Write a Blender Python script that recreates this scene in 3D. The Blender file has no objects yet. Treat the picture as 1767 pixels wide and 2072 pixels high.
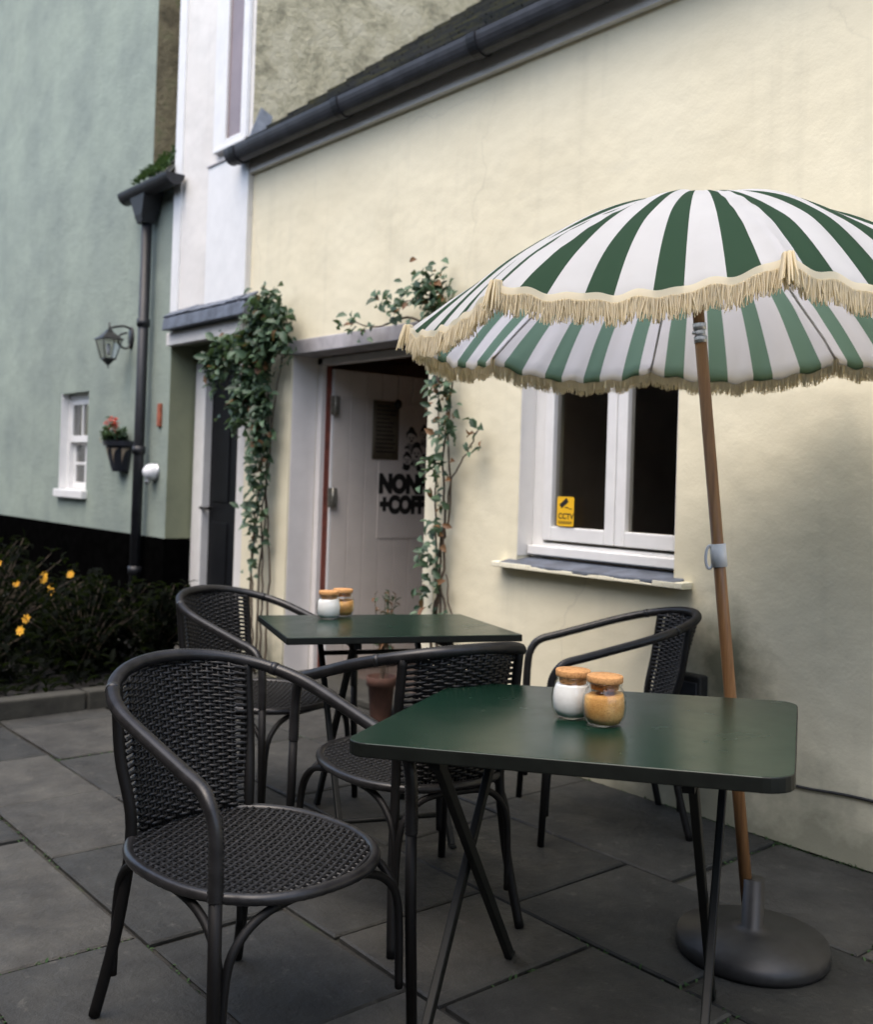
import bpy, bmesh, math, random
from math import sin, cos, pi, radians, sqrt, atan2
from mathutils import Vector, Matrix

S = bpy.context.scene
COL = S.collection
rnd = random.Random(7)

# ------------------------------------------------------------------ camera
YAW, PITCH, ROLL = radians(49.848), radians(0.828), radians(-1.813)
CAM_POS = Vector((0.0, -3.3446, 1.2648))
f_ = Vector((-sin(YAW) * cos(PITCH), cos(YAW) * cos(PITCH), sin(PITCH)))
r_ = Vector((cos(YAW), sin(YAW), 0))
u_ = r_.cross(f_)
R_ = r_ * cos(ROLL) - u_ * sin(ROLL)
U_ = u_ * cos(ROLL) + r_ * sin(ROLL)
cam_d = bpy.data.cameras.new("camera")
cam = bpy.data.objects.new("camera", cam_d)
COL.objects.link(cam)
m = Matrix((R_, U_, -f_)).transposed().to_4x4()
m.translation = CAM_POS
cam.matrix_world = m
cam_d.sensor_fit = 'AUTO'
cam_d.sensor_width = 36
cam_d.lens = 2050 / 2072 * 36
cam_d.shift_x = 0.0007
cam_d.shift_y = -95 / 2072
cam_d.clip_start = 0.02
cam_d.clip_end = 500
cam_d.dof.use_dof = True
cam_d.dof.focus_distance = 2.35
cam_d.dof.aperture_fstop = (cam_d.lens * 1e-3) / 0.0095
S.camera = cam

# ------------------------------------------------------------------ light
SUN_EL, SUN_AZ = radians(66), radians(165)      # azimuth: where the light comes from, clockwise from +Y
W = bpy.data.worlds.new("World")
S.world = W
W.use_nodes = True
nt = W.node_tree
bg = nt.nodes["Background"]
sky = nt.nodes.new("ShaderNodeTexSky")
sky.sky_type = 'NISHITA'
sky.sun_disc = False
sky.sun_elevation = SUN_EL
sky.sun_rotation = SUN_AZ
sky.air_density = 1.0
sky.dust_density = 4.0
nt.links.new(sky.outputs[0], bg.inputs[0])
bg.inputs[1].default_value = 0.13
sun_d = bpy.data.lights.new("sun", 'SUN')
sun_d.energy = 0.5
sun_d.angle = radians(75)
sun_d.color = (1.0, 0.96, 0.88)
sun = bpy.data.objects.new("sun", sun_d)
COL.objects.link(sun)
to_sun = Vector((sin(SUN_AZ) * cos(SUN_EL), cos(SUN_AZ) * cos(SUN_EL), sin(SUN_EL)))
sun.rotation_euler = to_sun.to_track_quat('Z', 'Y').to_euler()
sun.location = (0, -6, 9)
S.view_settings.view_transform = 'Standard'
S.view_settings.look = 'None'
S.view_settings.exposure = 1.6
S.view_settings.gamma = 1.0
S.cycles.max_bounces = 8
S.cycles.transparent_max_bounces = 12
S.cycles.caustics_reflective = False
S.cycles.caustics_refractive = False
try:
    S.cycles.use_denoising = True
except Exception:
    pass

# ------------------------------------------------------------------ materials
def hexc(r, g, b):
    return (r, g, b, 1.0)

class NT:
    def __init__(s, name):
        s.m = bpy.data.materials.new(name)
        s.m.use_nodes = True
        s.t = s.m.node_tree
        s.b = s.t.nodes["Principled BSDF"]
        s.out = s.t.nodes["Material Output"]
    def n(s, typ, **kw):
        nd = s.t.nodes.new(typ)
        for k, v in kw.items():
            setattr(nd, k, v)
        return nd
    def l(s, a, b):
        s.t.links.new(a, b)
    def coord(s):
        return s.n("ShaderNodeTexCoord").outputs["Object"]
    def noise(s, scale, detail=4, rough=.55, vec=None, stretch=None):
        v = vec or s.coord()
        if stretch:
            mp = s.n("ShaderNodeMapping")
            mp.inputs["Scale"].default_value = stretch
            s.l(v, mp.inputs[0]); v = mp.outputs[0]
        nd = s.n("ShaderNodeTexNoise")
        nd.inputs["Scale"].default_value = scale
        nd.inputs["Detail"].default_value = detail
        nd.inputs["Roughness"].default_value = rough
        s.l(v, nd.inputs["Vector"])
        return nd.outputs["Fac"]
    def ramp(s, fac, stops):
        nd = s.n("ShaderNodeValToRGB")
        e = nd.color_ramp.elements
        while len(e) < len(stops):
            e.new(0.5)
        for i, (p, c) in enumerate(stops):
            e[i].position = p
            e[i].color = c if len(c) == 4 else (*c, 1)
        s.l(fac, nd.inputs[0])
        return nd.outputs[0]
    def mix(s, fac, a, b, mode='MIX'):
        nd = s.n("ShaderNodeMix", data_type='RGBA', blend_type=mode)
        for sock, v in ((nd.inputs[0], fac), (nd.inputs[6], a), (nd.inputs[7], b)):
            if hasattr(v, 'is_output'):
                s.l(v, sock)
            else:
                sock.default_value = v if not isinstance(v, tuple) or len(v) == 4 else (*v, 1)
        return nd.outputs[2]
    def math(s, op, a, b=None, c=None):
        nd = s.n("ShaderNodeMath", operation=op)
        for i, v in enumerate((a, b, c)):
            if v is None: continue
            if hasattr(v, 'is_output'): s.l(v, nd.inputs[i])
            else: nd.inputs[i].default_value = v
        return nd.outputs[0]
    def bump(s, h, strength=.3, dist=.01, prev=None):
        nd = s.n("ShaderNodeBump")
        nd.inputs["Strength"].default_value = strength
        nd.inputs["Distance"].default_value = dist
        s.l(h, nd.inputs["Height"])
        if prev is not None: s.l(prev, nd.inputs["Normal"])
        return nd.outputs[0]
    def set(s, color=None, rough=None, normal=None, metal=None, spec=None):
        for k, v in (("Base Color", color), ("Roughness", rough), ("Metallic", metal), ("Specular IOR Level", spec)):
            if v is None: continue
            if hasattr(v, 'is_output'): s.l(v, s.b.inputs[k])
            else: s.b.inputs[k].default_value = v if not isinstance(v, tuple) or len(v) == 4 else (*v, 1)
        if normal is not None: s.l(normal, s.b.inputs["Normal"])
        return s.m

def simple(name, c, rough=.6, var=.12, scale=20, bump=0.0, bscale=60, metal=0.0, spec=.5, bdist=.003):
    k = NT(name)
    a = tuple(max(0, x * (1 - var)) for x in c); b = tuple(min(1, x * (1 + var)) for x in c)
    col = k.ramp(k.noise(scale), [(.3, a), (.7, b)])
    nrm = k.bump(k.noise(bscale, 5), bump, bdist) if bump else None
    return k.set(col, rough, nrm, metal, spec)

def render_wall(name, base, fine, blot, wall_marks=False, rough_scale=90, rough_str=.25, dirt=.5):
    k = NT(name)
    co = k.coord()
    c = k.ramp(k.noise(1.6, 5, .6), [(.3, blot), (.62, base)])
    c = k.mix(k.math('MULTIPLY', k.ramp(k.noise(13, 6, .65), [(.52, (0, 0, 0)), (.75, (1, 1, 1))]), .28), c, fine)
    # rain streaks, stretched along z
    st = k.ramp(k.noise(5, 4, .6, stretch=(1.6, 1.6, .12)), [(.55, (0, 0, 0)), (.8, (1, 1, 1))])
    c = k.mix(k.math('MULTIPLY', st, .25 * dirt), c, tuple(x * .62 for x in base))
    sep = k.n("ShaderNodeSeparateXYZ"); k.l(co, sep.inputs[0])
    # splash dirt near the paving, broken up by noise
    low = k.math('MULTIPLY_ADD', sep.outputs[2], -2.2, 1.0)
    low = k.math('ADD', low, k.math('MULTIPLY_ADD', k.noise(4, 5, .65), 1.2, -.75))
    low = k.ramp(low, [(.1, (0, 0, 0)), (.75, (1, 1, 1))])
    c = k.mix(k.math('MULTIPLY', low, .75 * dirt), c, (.20, .20, .145))
    if wall_marks:
        # dark grey-green patch with a noise-broken edge, low on the wall beside the chair
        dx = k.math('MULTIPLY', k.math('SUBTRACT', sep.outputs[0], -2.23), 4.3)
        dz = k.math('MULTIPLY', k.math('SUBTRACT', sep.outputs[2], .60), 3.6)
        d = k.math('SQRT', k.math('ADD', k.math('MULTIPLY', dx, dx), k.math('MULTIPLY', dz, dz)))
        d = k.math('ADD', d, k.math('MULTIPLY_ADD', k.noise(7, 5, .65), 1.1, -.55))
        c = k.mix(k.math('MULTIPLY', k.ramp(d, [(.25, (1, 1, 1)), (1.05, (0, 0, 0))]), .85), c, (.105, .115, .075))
        # a few grey scuffs high up
        sc = k.ramp(k.noise(2.6, 3, .5, stretch=(1.0, 1.0, 3.0)), [(.64, (0, 0, 0)), (.74, (1, 1, 1))])
        c = k.mix(k.math('MULTIPLY', sc, .18), c, (.55, .52, .42))
    vc = k.n("ShaderNodeTexVoronoi", feature='DISTANCE_TO_EDGE'); vc.inputs["Scale"].default_value = 1.15
    wn = k.n("ShaderNodeTexNoise"); wn.inputs["Scale"].default_value = 3.5; wn.inputs["Detail"].default_value = 5
    k.l(co, wn.inputs["Vector"])
    vv = k.n("ShaderNodeMix", data_type='VECTOR'); vv.inputs[0].default_value = .22
    k.l(co, vv.inputs[4]); k.l(wn.outputs["Color"], vv.inputs[5]); k.l(vv.outputs[1], vc.inputs["Vector"])
    crk = k.math('MULTIPLY', k.ramp(vc.outputs["Distance"], [(.0, (1, 1, 1)), (.0055, (0, 0, 0))]), k.ramp(k.noise(.9, 3), [(.52, (0, 0, 0)), (.60, (1, 1, 1))]))
    c = k.mix(k.math('MULTIPLY', crk, .22), c, tuple(x * .4 for x in base))
    pt = k.ramp(k.noise(.8, 2, .4), [(.55, (0, 0, 0)), (.57, (1, 1, 1))])
    c = k.mix(k.math('MULTIPLY', pt, .16), c, tuple(min(1, x * 1.08) for x in base))
    h = k.noise(rough_scale, 6, .6)
    n1 = k.bump(k.noise(2.2, 3), .35, .06)
    n2 = k.bump(h, rough_str, .006, n1)
    return k.set(c, .85, n2, spec=.25)

M = {}
M['cream'] = render_wall('cream_render', (.77, .715, .535), (.69, .635, .465), (.73, .67, .49), wall_marks=True, rough_scale=70, rough_str=.18, dirt=1.1)
M['cream_trim'] = render_wall('cream_trim', (.80, .76, .60), (.7, .65, .5), (.76, .72, .56), dirt=.6)
M['white_render'] = render_wall('white_render', (.70, .685, .655), (.62, .60, .565), (.66, .64, .605), rough_scale=60, rough_str=.15, dirt=.9)
M['sage'] = render_wall('sage_roughcast', (.285, .335, .285), (.215, .255, .22), (.21, .25, .225), rough_scale=45, rough_str=.9, dirt=.7)
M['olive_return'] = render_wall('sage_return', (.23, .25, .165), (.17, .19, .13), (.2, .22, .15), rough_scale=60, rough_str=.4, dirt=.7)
M['white_paint'] = simple('white_paint', (.72, .72, .71), .45, .05, 9, .08, 40)
M['lilac_paint'] = simple('reveal_paint', (.73, .70, .675), .6, .06, 7, .12, 30)
M['grey_lintel'] = simple('grey_painted_timber', (.38, .365, .375), .65, .25, 9, .25, 30)
M['door_paint'] = simple('door_paint', (.66, .60, .54), .5, .06, 6, .05, 50)
M['black_paint'] = simple('black_gloss_paint', (.005, .0055, .007), .5, .3, 12, spec=.2)
M['plinth'] = simple('black_plinth', (.0018, .0018, .0018), 1.0, .4, 12, .5, 50, spec=.0)
M['pipe'] = simple('black_iron', (.010, .011, .014), .5, .35, 18, .2, 60)
M['gutter'] = simple('dark_gutter', (.035, .037, .043), .5, .35, 10, .15, 30)
M['red_seal'] = simple('red_brown_edge', (.17, .045, .03), .7, .3, 20)
M['hinge'] = simple('hinge_metal', (.30, .29, .25), .45, .25, 60, metal=.7)
M['black_metal'] = simple('black_metal', (.018, .018, .018), .45, .3, 40)
M['interior'] = simple('interior_plaster', (.40, .33, .26), .9, .2, 4)
M['int_ceiling'] = simple('interior_boards', (.45, .25, .16), .8, .25, 6)
M['int_floor'] = simple('interior_floor', (.08, .06, .05), .8, .25, 6)
M['slate'] = simple('slate', (.10, .115, .145), .55, .4, 14, .4, 30)
M['lead'] = simple('lead_flashing', (.25, .27, .30), .5, .3, 12, .3, 20)
M['wood'] = None
k = NT('varnished_wood')
gr = k.noise(6, 6, .6, stretch=(14, 14, .7))
M['wood'] = k.set(k.ramp(gr, [(.3, (.19, .085, .032)), (.7, (.36, .185, .075))]), .38, k.bump(gr, .1, .002))
k = NT('cork')
vo = k.n("ShaderNodeTexVoronoi"); vo.inputs["Scale"].default_value = 260; k.l(k.coord(), vo.inputs["Vector"])
ck = k.mix(k.math('MULTIPLY', k.ramp(k.noise(180, 3), [(.45, (0, 0, 0)), (.7, (1, 1, 1))]), .7), (.52, .27, .10), (.26, .11, .035))
M['cork'] = k.set(ck, .85, k.bump(vo.outputs["Distance"], .25, .002))
k = NT('white_sugar')
M['sugar'] = k.set(k.ramp(k.noise(300, 2), [(.3, (.84, .83, .79)), (.7, (.90, .89, .86))]), .8, k.bump(k.noise(700, 2), .4, .001))
k = NT('brown_sugar')
cc = k.mix(k.ramp(k.noise(22, 3), [(.4, (0, 0, 0)), (.6, (1, 1, 1))]), (.52, .26, .065), (.68, .40, .13))
cc = k.mix(k.math('MULTIPLY', k.ramp(k.noise(420, 2), [(.5, (0, 0, 0)), (.68, (1, 1, 1))]), .5), cc, (.26, .11, .025))
M['brown_sugar'] = k.set(cc, .75, k.bump(k.noise(420, 2), .5, .0015))
def glass_mat(name, tint=(1, 1, 1), refl=1.0, rough=.0):
    k = NT(name)
    k.t.nodes.remove(k.b)
    tr = k.n("ShaderNodeBsdfTransparent"); tr.inputs[0].default_value = (*tint, 1)
    gl = k.n("ShaderNodeBsdfGlossy"); gl.inputs["Roughness"].default_value = rough
    lw = k.n("ShaderNodeLayerWeight"); lw.inputs[0].default_value = .5
    fres = k.math('MULTIPLY_ADD', k.math('POWER', lw.outputs["Facing"], 4.5), .9, .04)
    mx = k.n("ShaderNodeMixShader")
    k.l(k.math('MULTIPLY', fres, refl), mx.inputs[0]); k.l(tr.outputs[0], mx.inputs[1]); k.l(gl.outputs[0], mx.inputs[2])
    k.l(mx.outputs[0], k.out.inputs[0])
    return k.m
M['glass'] = glass_mat('window_glass', (.84, .83, .80), 1.3)
M['jar_glass'] = glass_mat('jar_glass', (.985, .99, .99), .9)
# table top: satin green paint
k = NT('green_enamel')
gc = k.ramp(k.noise(5, 4), [(.3, (.0042, .019, .0115)), (.7, (.005, .022, .0135))])
rr = k.ramp(k.noise(9, 5, .6), [(.3, (.22, .22, .22)), (.7, (.27, .27, .27))])
scr = k.ramp(k.noise(30, 3, .6, stretch=(.25, 6, 1)), [(.68, (0, 0, 0)), (.74, (1, 1, 1))])
gc = k.mix(k.math('MULTIPLY', scr, .05), gc, (.05, .075, .06))
smr = k.ramp(k.noise(4.5, 4, .6), [(.52, (0, 0, 0)), (.7, (1, 1, 1))])
rr = k.mix(k.math('MULTIPLY', smr, .35), rr, (.32, .32, .32))
M['green'] = k.set(gc, rr, k.bump(k.noise(260, 3), .05, .001), spec=.32)
M['table_edge'] = simple('dark_table_edge', (.006, .0075, .006), .5, .3, 30, spec=.25)
M['table_leg'] = simple('dark_green_metal', (.004, .005, .0045), .55, .3, 30, spec=.25)
# chairs
M['rattan'] = simple('charcoal_rattan', (.017, .0165, .017), .32, .45, 30, .15, 300, spec=.4, bdist=.001)
M['rattan_weave'] = simple('charcoal_weave', (.0075, .0072, .0072), .46, .5, 90, .15, 300, spec=.4, bdist=.001)
M['chair_metal'] = simple('charcoal_tube', (.0028, .0025, .0025), .6, .3, 40, spec=.3)
# cloth
def cloth(name, c, tcol):
    k = NT(name)
    col = k.ramp(k.noise(7, 4), [(.3, tuple(x * .9 for x in c)), (.7, c)])
    wv = k.noise(500, 2)
    k.set(col, .9, k.bump(wv, .15, .001), spec=.15)
    k.l(k.bump(k.noise(9, 3), .22, .012, None), k.b.inputs["Normal"])
    tl = k.n("ShaderNodeBsdfTranslucent"); tl.inputs[0].default_value = (*tcol, 1)
    mx = k.n("ShaderNodeMixShader"); mx.inputs[0].default_value = .5 if 'fringe' in name else .42
    k.l(k.b.outputs[0], mx.inputs[1]); k.l(tl.outputs[0], mx.inputs[2]); k.l(mx.outputs[0], k.out.inputs[0])
    return k.m
M['cloth_white'] = cloth('white_canvas', (.62, .62, .61), (.78, .78, .85))
M['cloth_green'] = cloth('green_canvas', (.022, .054, .028), (.19, .31, .25))
M['fringe'] = cloth('cream_fringe', (.95, .87, .67), (.95, .86, .62))
M['steel'] = simple('brushed_steel', (.55, .55, .56), .3, .1, 60, metal=.9)
M['white_plastic'] = simple('white_plastic', (.75, .76, .78), .4, .04, 20)
M['terracotta'] = simple('terracotta', (.065, .028, .018), .8, .25, 18, .2, 60)
M['rust'] = simple('rusty_red', (.30, .09, .05), .85, .35, 30, .4, 60)
M['stem'] = simple('woody_stem', (.085, .062, .042), .85, .4, 40, .4, 80)
M['bark_light'] = simple('pale_stem', (.16, .13, .085), .85, .35, 40, .4, 80)
def leafmat(name, a, b, rough=.4, tr=.25, spec=.4):
    k = NT(name)
    oi = k.n("ShaderNodeNewGeometry")
    col = k.ramp(oi.outputs["Random Per Island"], [(0, a), (1, b)])
    k.set(col, rough, spec=spec)
    tl = k.n("ShaderNodeBsdfTranslucent"); k.l(k.mix(.5, col, (.10, .16, .03)), tl.inputs[0])
    mx = k.n("ShaderNodeMixShader"); mx.inputs[0].default_value = tr
    k.l(k.b.outputs[0], mx.inputs[1]); k.l(tl.outputs[0], mx.inputs[2]); k.l(mx.outputs[0], k.out.inputs[0])
    return k.m
M['leaf'] = leafmat('dark_glossy_leaf', (.024, .052, .030), (.11, .18, .105), .45)
M['leaf_brown'] = leafmat('bronze_leaf', (.16, .075, .035), (.24, .13, .06), .5)
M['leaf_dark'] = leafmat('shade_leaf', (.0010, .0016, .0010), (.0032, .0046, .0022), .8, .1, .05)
M['moss'] = leafmat('moss', (.03, .07, .025), (.07, .13, .05), .9)
M['petal_yellow'] = simple('yellow_petal', (.75, .40, .03), .6, .2, 40)
M['petal_red'] = simple('red_petal', (.62, .10, .06), .6, .25, 40)
M['petal_blue'] = simple('blue_petal', (.16, .22, .50), .6, .2, 40)
M['petal_pink'] = simple('pale_petal', (.60, .48, .45), .6, .2, 40)
M['yellow_sticker'] = simple('yellow_vinyl', (.80, .46, .02), .4, .03, 30)
M['black_ink'] = simple('black_ink', (.012, .011, .010), .6, .2, 30)
M['grey_ink'] = simple('grey_ink', (.26, .24, .22), .6, .2, 30)
M['kraft'] = simple('brown_paper', (.15, .125, .085), .8, .15, 12)
M['board'] = simple('painted_board', (.655, .597, .54), .5, .05, 8)
M['soil'] = simple('soil', (.006, .005, .004), .95, .5, 12, .8, 30, bdist=.02)
M['planter'] = simple('dark_glazed_pot', (.018, .02, .026), .35, .3, 25)
M['planter_band'] = simple('buff_band', (.30, .24, .17), .7, .15, 25)
M['plinth_stone'] = simple('dark_stone', (.085, .07, .055), .9, .35, 3, .6, 8, bdist=.03)
M['kerb'] = simple('kerb_stone', (.036, .035, .028), .85, .35, 10, .5, 30, bdist=.006)
# flagstones
k = NT('flagstone')
geo = k.n("ShaderNodeNewGeometry")
ti = k.ramp(geo.outputs["Random Per Island"], [(0, (.024, .0255, .0245)), (.3, (.036, .037, .035)), (.6, (.056, .055, .050)), (1, (.088, .084, .073))])
bl = k.ramp(k.noise(5, 6, .65), [(.35, (.55, .55, .55)), (.7, (1.15, 1.15, 1.12))])
c = k.mix(1.0, ti, bl, 'MULTIPLY')
stn = k.ramp(k.noise(2.3, 5, .7), [(.50, (0, 0, 0)), (.66, (1, 1, 1))])
c = k.mix(k.math('MULTIPLY', stn, .45), c, (.045, .044, .038))
lich = k.ramp(k.noise(17, 5, .7), [(.60, (0, 0, 0)), (.72, (1, 1, 1))])
c = k.mix(k.math('MULTIPLY', lich, .35), c, (.17, .165, .14))
M['flag'] = k.set(c, k.ramp(k.noise(8, 4), [(.3, (.55, .55, .55)), (.7, (.8, .8, .8))]),
                  k.bump(k.noise(60, 6, .65), .5, .004, k.bump(k.noise(11, 5, .65), .8, .014)), spec=.35)
k = NT('joint_dirt')
gd = k.ramp(k.noise(5, 5, .6), [(.35, (.016, .015, .013)), (.55, (.035, .032, .025)), (.72, (.030, .042, .016))])
M['ground'] = k.set(gd, .95, k.bump(k.noise(60, 5), .7, .01))
# mottled stone gable and mossy slates
k = NT('mottled_stone')
c = k.ramp(k.noise(5, 7, .68), [(.3, (.20, .185, .125)), (.48, (.52, .475, .32)), (.7, (.66, .61, .45))])
M['gable'] = k.set(c, .9, k.bump(k.noise(14, 6, .7), .9, .03), spec=.2)
k = NT('mossy_damp_wall')
c = k.ramp(k.noise(7, 6, .65), [(.3, (.12, .105, .07)), (.55, (.24, .21, .135)), (.75, (.15, .17, .085))])
M['damp_wall'] = k.set(c, .95, k.bump(k.noise(25, 6, .7), .8, .02), spec=.15)
k = NT('mossy_slate_roof')
br = k.n("ShaderNodeTexBrick"); br.inputs["Scale"].default_value = 1.0
br.inputs["Brick Width"].default_value = .26; br.inputs["Row Height"].default_value = .2; br.inputs["Mortar Size"].default_value = .006
br.inputs["Color1"].default_value = (.05, .055, .055, 1); br.inputs["Color2"].default_value = (.10, .10, .095, 1); br.inputs["Mortar"].default_value = (.012, .012, .012, 1)
k.l(k.coord(), br.inputs["Vector"])
c = k.mix(k.ramp(k.noise(6, 6, .65), [(.48, (0, 0, 0)), (.68, (.8, .8, .8))]), br.outputs[0], (.16, .15, .075))
M['roof'] = k.set(c, .75, k.bump(br.outputs["Fac"], -.6, .01))

# ------------------------------------------------------------------ mesh builder
class MB:
    def __init__(s):
        s.v = []; s.f = []; s.mi = []; s.sm = []
    def add(s, verts, faces, mi=0, smooth=False):
        o = len(s.v)
        s.v += [tuple(p) for p in verts]
        for f in faces:
            s.f.append(tuple(o + i for i in f)); s.mi.append(mi); s.sm.append(smooth)
    def box(s, x0, x1, y0, y1, z0, z1, mi=0):
        v = [(x, y, z) for x in (x0, x1) for y in (y0, y1) for z in (z0, z1)]
        s.add(v, [(0, 1, 3, 2), (4, 6, 7, 5), (0, 4, 5, 1), (2, 3, 7, 6), (0, 2, 6, 4), (1, 5, 7, 3)], mi)
    def obox(s, c, ax, ay, az, hx, hy, hz, mi=0):
        c = Vector(c); v = []
        for i in (-1, 1):
            for j in (-1, 1):
                for kk in (-1, 1):
                    v.append(c + ax * hx * i + ay * hy * j + az * hz * kk)
        s.add(v, [(0, 1, 3, 2), (4, 6, 7, 5), (0, 4, 5, 1), (2, 3, 7, 6), (0, 2, 6, 4), (1, 5, 7, 3)], mi)
    def tube(s, pts, rad, seg=10, mi=0, closed=False, caps=True, flat=1.0):
        pts = [Vector(p) for p in pts]; n = len(pts)
        R = rad if isinstance(rad, (list, tuple)) else [rad] * n
        nrm = None; rings = []
        for i, p in enumerate(pts):
            a = pts[(i - 1) % n] if (closed or i > 0) else p
            b = pts[(i + 1) % n] if (closed or i < n - 1) else p
            t = (b - a)
            if t.length < 1e-9: t = Vector((0, 0, 1))
            t.normalize()
            if nrm is None:
                nrm = t.orthogonal().normalized()
            nrm = (nrm - t * nrm.dot(t))
            if nrm.length < 1e-6: nrm = t.orthogonal()
            nrm.normalize(); bn = t.cross(nrm)
            rings.append([p + (nrm * cos(2 * pi * j / seg) + bn * sin(2 * pi * j / seg) * flat) * R[i] for j in range(seg)])
        vs = [v for r in rings for v in r]; fs = []
        for i in range(n if closed else n - 1):
            i2 = (i + 1) % n
            for j in range(seg):
                j2 = (j + 1) % seg
                fs.append((i * seg + j, i * seg + j2, i2 * seg + j2, i2 * seg + j))
        if caps and not closed:
            fs.append(tuple(range(seg - 1, -1, -1))); fs.append(tuple((n - 1) * seg + j for j in range(seg)))
        s.add(vs, fs, mi, True)
    def lathe(s, prof, c=(0, 0, 0), seg=32, mi=0, sx=1.0, sy=1.0):
        vs = []; fs = []; n = len(prof)
        for (r, z) in prof:
            for j in range(seg):
                a = 2 * pi * j / seg
                vs.append((c[0] + r * cos(a) * sx, c[1] + r * sin(a) * sy, c[2] + z))
        for i in range(n - 1):
            for j in range(seg):
                j2 = (j + 1) % seg
                fs.append((i * seg + j, i * seg + j2, (i + 1) * seg + j2, (i + 1) * seg + j))
        s.add(vs, fs, mi, True)
    def prism(s, poly, y0, y1, mi=0, plane='xz'):
        n = len(poly)
        def P(a, b, y):
            return (a, y, b) if plane == 'xz' else ((a, b, y) if plane == 'xy' else (y, a, b))
        vs = [P(a, b, y0) for a, b in poly] + [P(a, b, y1) for a, b in poly]
        fs = [tuple(range(n)), tuple(range(2 * n - 1, n - 1, -1))]
        for i in range(n):
            j = (i + 1) % n
            fs.append((i, n + i, n + j, j))
        s.add(vs, fs, mi)
    def leaf(s, p, d, up, L, w, mi=0, fold=.25, droop=.15):
        d = d.normalized(); side = d.cross(up)
        if side.length < 1e-4: side = d.orthogonal()
        side.normalize(); n = side.cross(d).normalized()
        p = Vector(p)
        ctr = [p, p + d * L * .35 + n * L * .03, p + d * L * .7 - n * L * droop * .3, p + d * L - n * L * droop]
        vs = [ctr[0]]
        for t, ww in ((1, .46), (2, .36)):
            vs += [ctr[t] + side * w * ww + n * w * fold, ctr[t], ctr[t] - side * w * ww + n * w * fold]
        vs.append(ctr[3])
        s.add(vs, [(0, 2, 1), (0, 3, 2), (1, 2, 5, 4), (2, 3, 6, 5), (4, 5, 7), (5, 6, 7)], mi, True)
    def build(s, name, mats, parent=None, loc=None, bevel=0, bseg=2, subsurf=0):
        me = bpy.data.meshes.new(name)
        me.from_pydata(s.v, [], s.f)
        for mt in (mats if isinstance(mats, (list, tuple)) else [mats]):
            me.materials.append(mt)
        me.polygons.foreach_set("material_index", s.mi)
        me.polygons.foreach_set("use_smooth", s.sm)
        bm = bmesh.new(); bm.from_mesh(me)
        bmesh.ops.recalc_face_normals(bm, faces=bm.faces)
        bm.to_mesh(me); bm.free()
        me.update()
        o = bpy.data.objects.new(name, me)
        COL.objects.link(o)
        if loc is not None: o.location = loc
        if parent is not None: o.parent = parent
        if bevel:
            b = o.modifiers.new("bevel", 'BEVEL'); b.width = bevel; b.segments = bseg
            b.limit_method = 'ANGLE'; b.angle_limit = radians(40)
        if subsurf:
            b = o.modifiers.new("sub", 'SUBSURF'); b.levels = subsurf; b.render_levels = subsurf
        return o

def thing(name, label, cat, loc=(0, 0, 0), rz=0, group=None):
    o = bpy.data.objects.new(name, None); COL.objects.link(o)
    o.empty_display_size = .1
    o.location = loc; o.rotation_euler = (0, 0, rz)
    return tag(o, label, cat, group)
def tag(o, label, cat, group=None):
    o['label'] = label; o['category'] = cat
    if group: o['group'] = group
    return o
def struct(o):
    o['kind'] = 'structure'; return o
def bx(name, mat, parent, *b, bevel=.002, loc=None):
    m_ = MB()
    if isinstance(b[0], (tuple, list)):
        for q in b: m_.box(*q)
    else: m_.box(*b)
    return m_.build(name, mat, parent, loc, bevel=bevel)
def text_mesh(name, body, mat, parent, size, mtx, offset=.0, extrude=.0006, sx=1.0):
    cu = bpy.data.curves.new(name, 'FONT')
    cu.body = body; cu.size = size; cu.offset = offset; cu.extrude = extrude
    t = bpy.data.objects.new(name, cu); COL.objects.link(t)
    bpy.context.view_layer.update()
    me = bpy.data.meshes.new_from_object(t.evaluated_get(bpy.context.evaluated_depsgraph_get()))
    COL.objects.unlink(t); bpy.data.objects.remove(t)
    me.name = name
    me.transform(Matrix.Diagonal((sx, 1, 1, 1)))
    me.materials.clear(); me.materials.append(mat)
    o = bpy.data.objects.new(name, me); COL.objects.link(o)
    o.parent = parent; o.matrix_local = mtx
    return o
def dup(o, loc=None, rz=None, label=None, tilt=None):
    c = o.copy(); COL.objects.link(c)
    if loc is not None: c.location = loc
    if rz is not None: c.rotation_euler = (0, 0, rz)
    if label: c['label'] = label
    def kids(src, dst):
        for ch in [q for q in bpy.data.objects if q.parent == src]:
            d = ch.copy(); COL.objects.link(d); d.parent = dst
            kids(ch, d)
    kids(o, c)
    return c
def smooth_path(pts, n=8):
    """Catmull-Rom through pts"""
    P = [Vector(p) for p in pts]; out = []
    for i in range(len(P) - 1):
        p0 = P[max(i - 1, 0)]; p1 = P[i]; p2 = P[i + 1]; p3 = P[min(i + 2, len(P) - 1)]
        for j in range(n):
            t = j / n
            out.append(.5 * ((2 * p1) + (p2 - p0) * t + (2 * p0 - 5 * p1 + 4 * p2 - p3) * t * t + (3 * p1 - p0 - 3 * p2 + p3) * t ** 3))
    out.append(P[-1])
    return out

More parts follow.
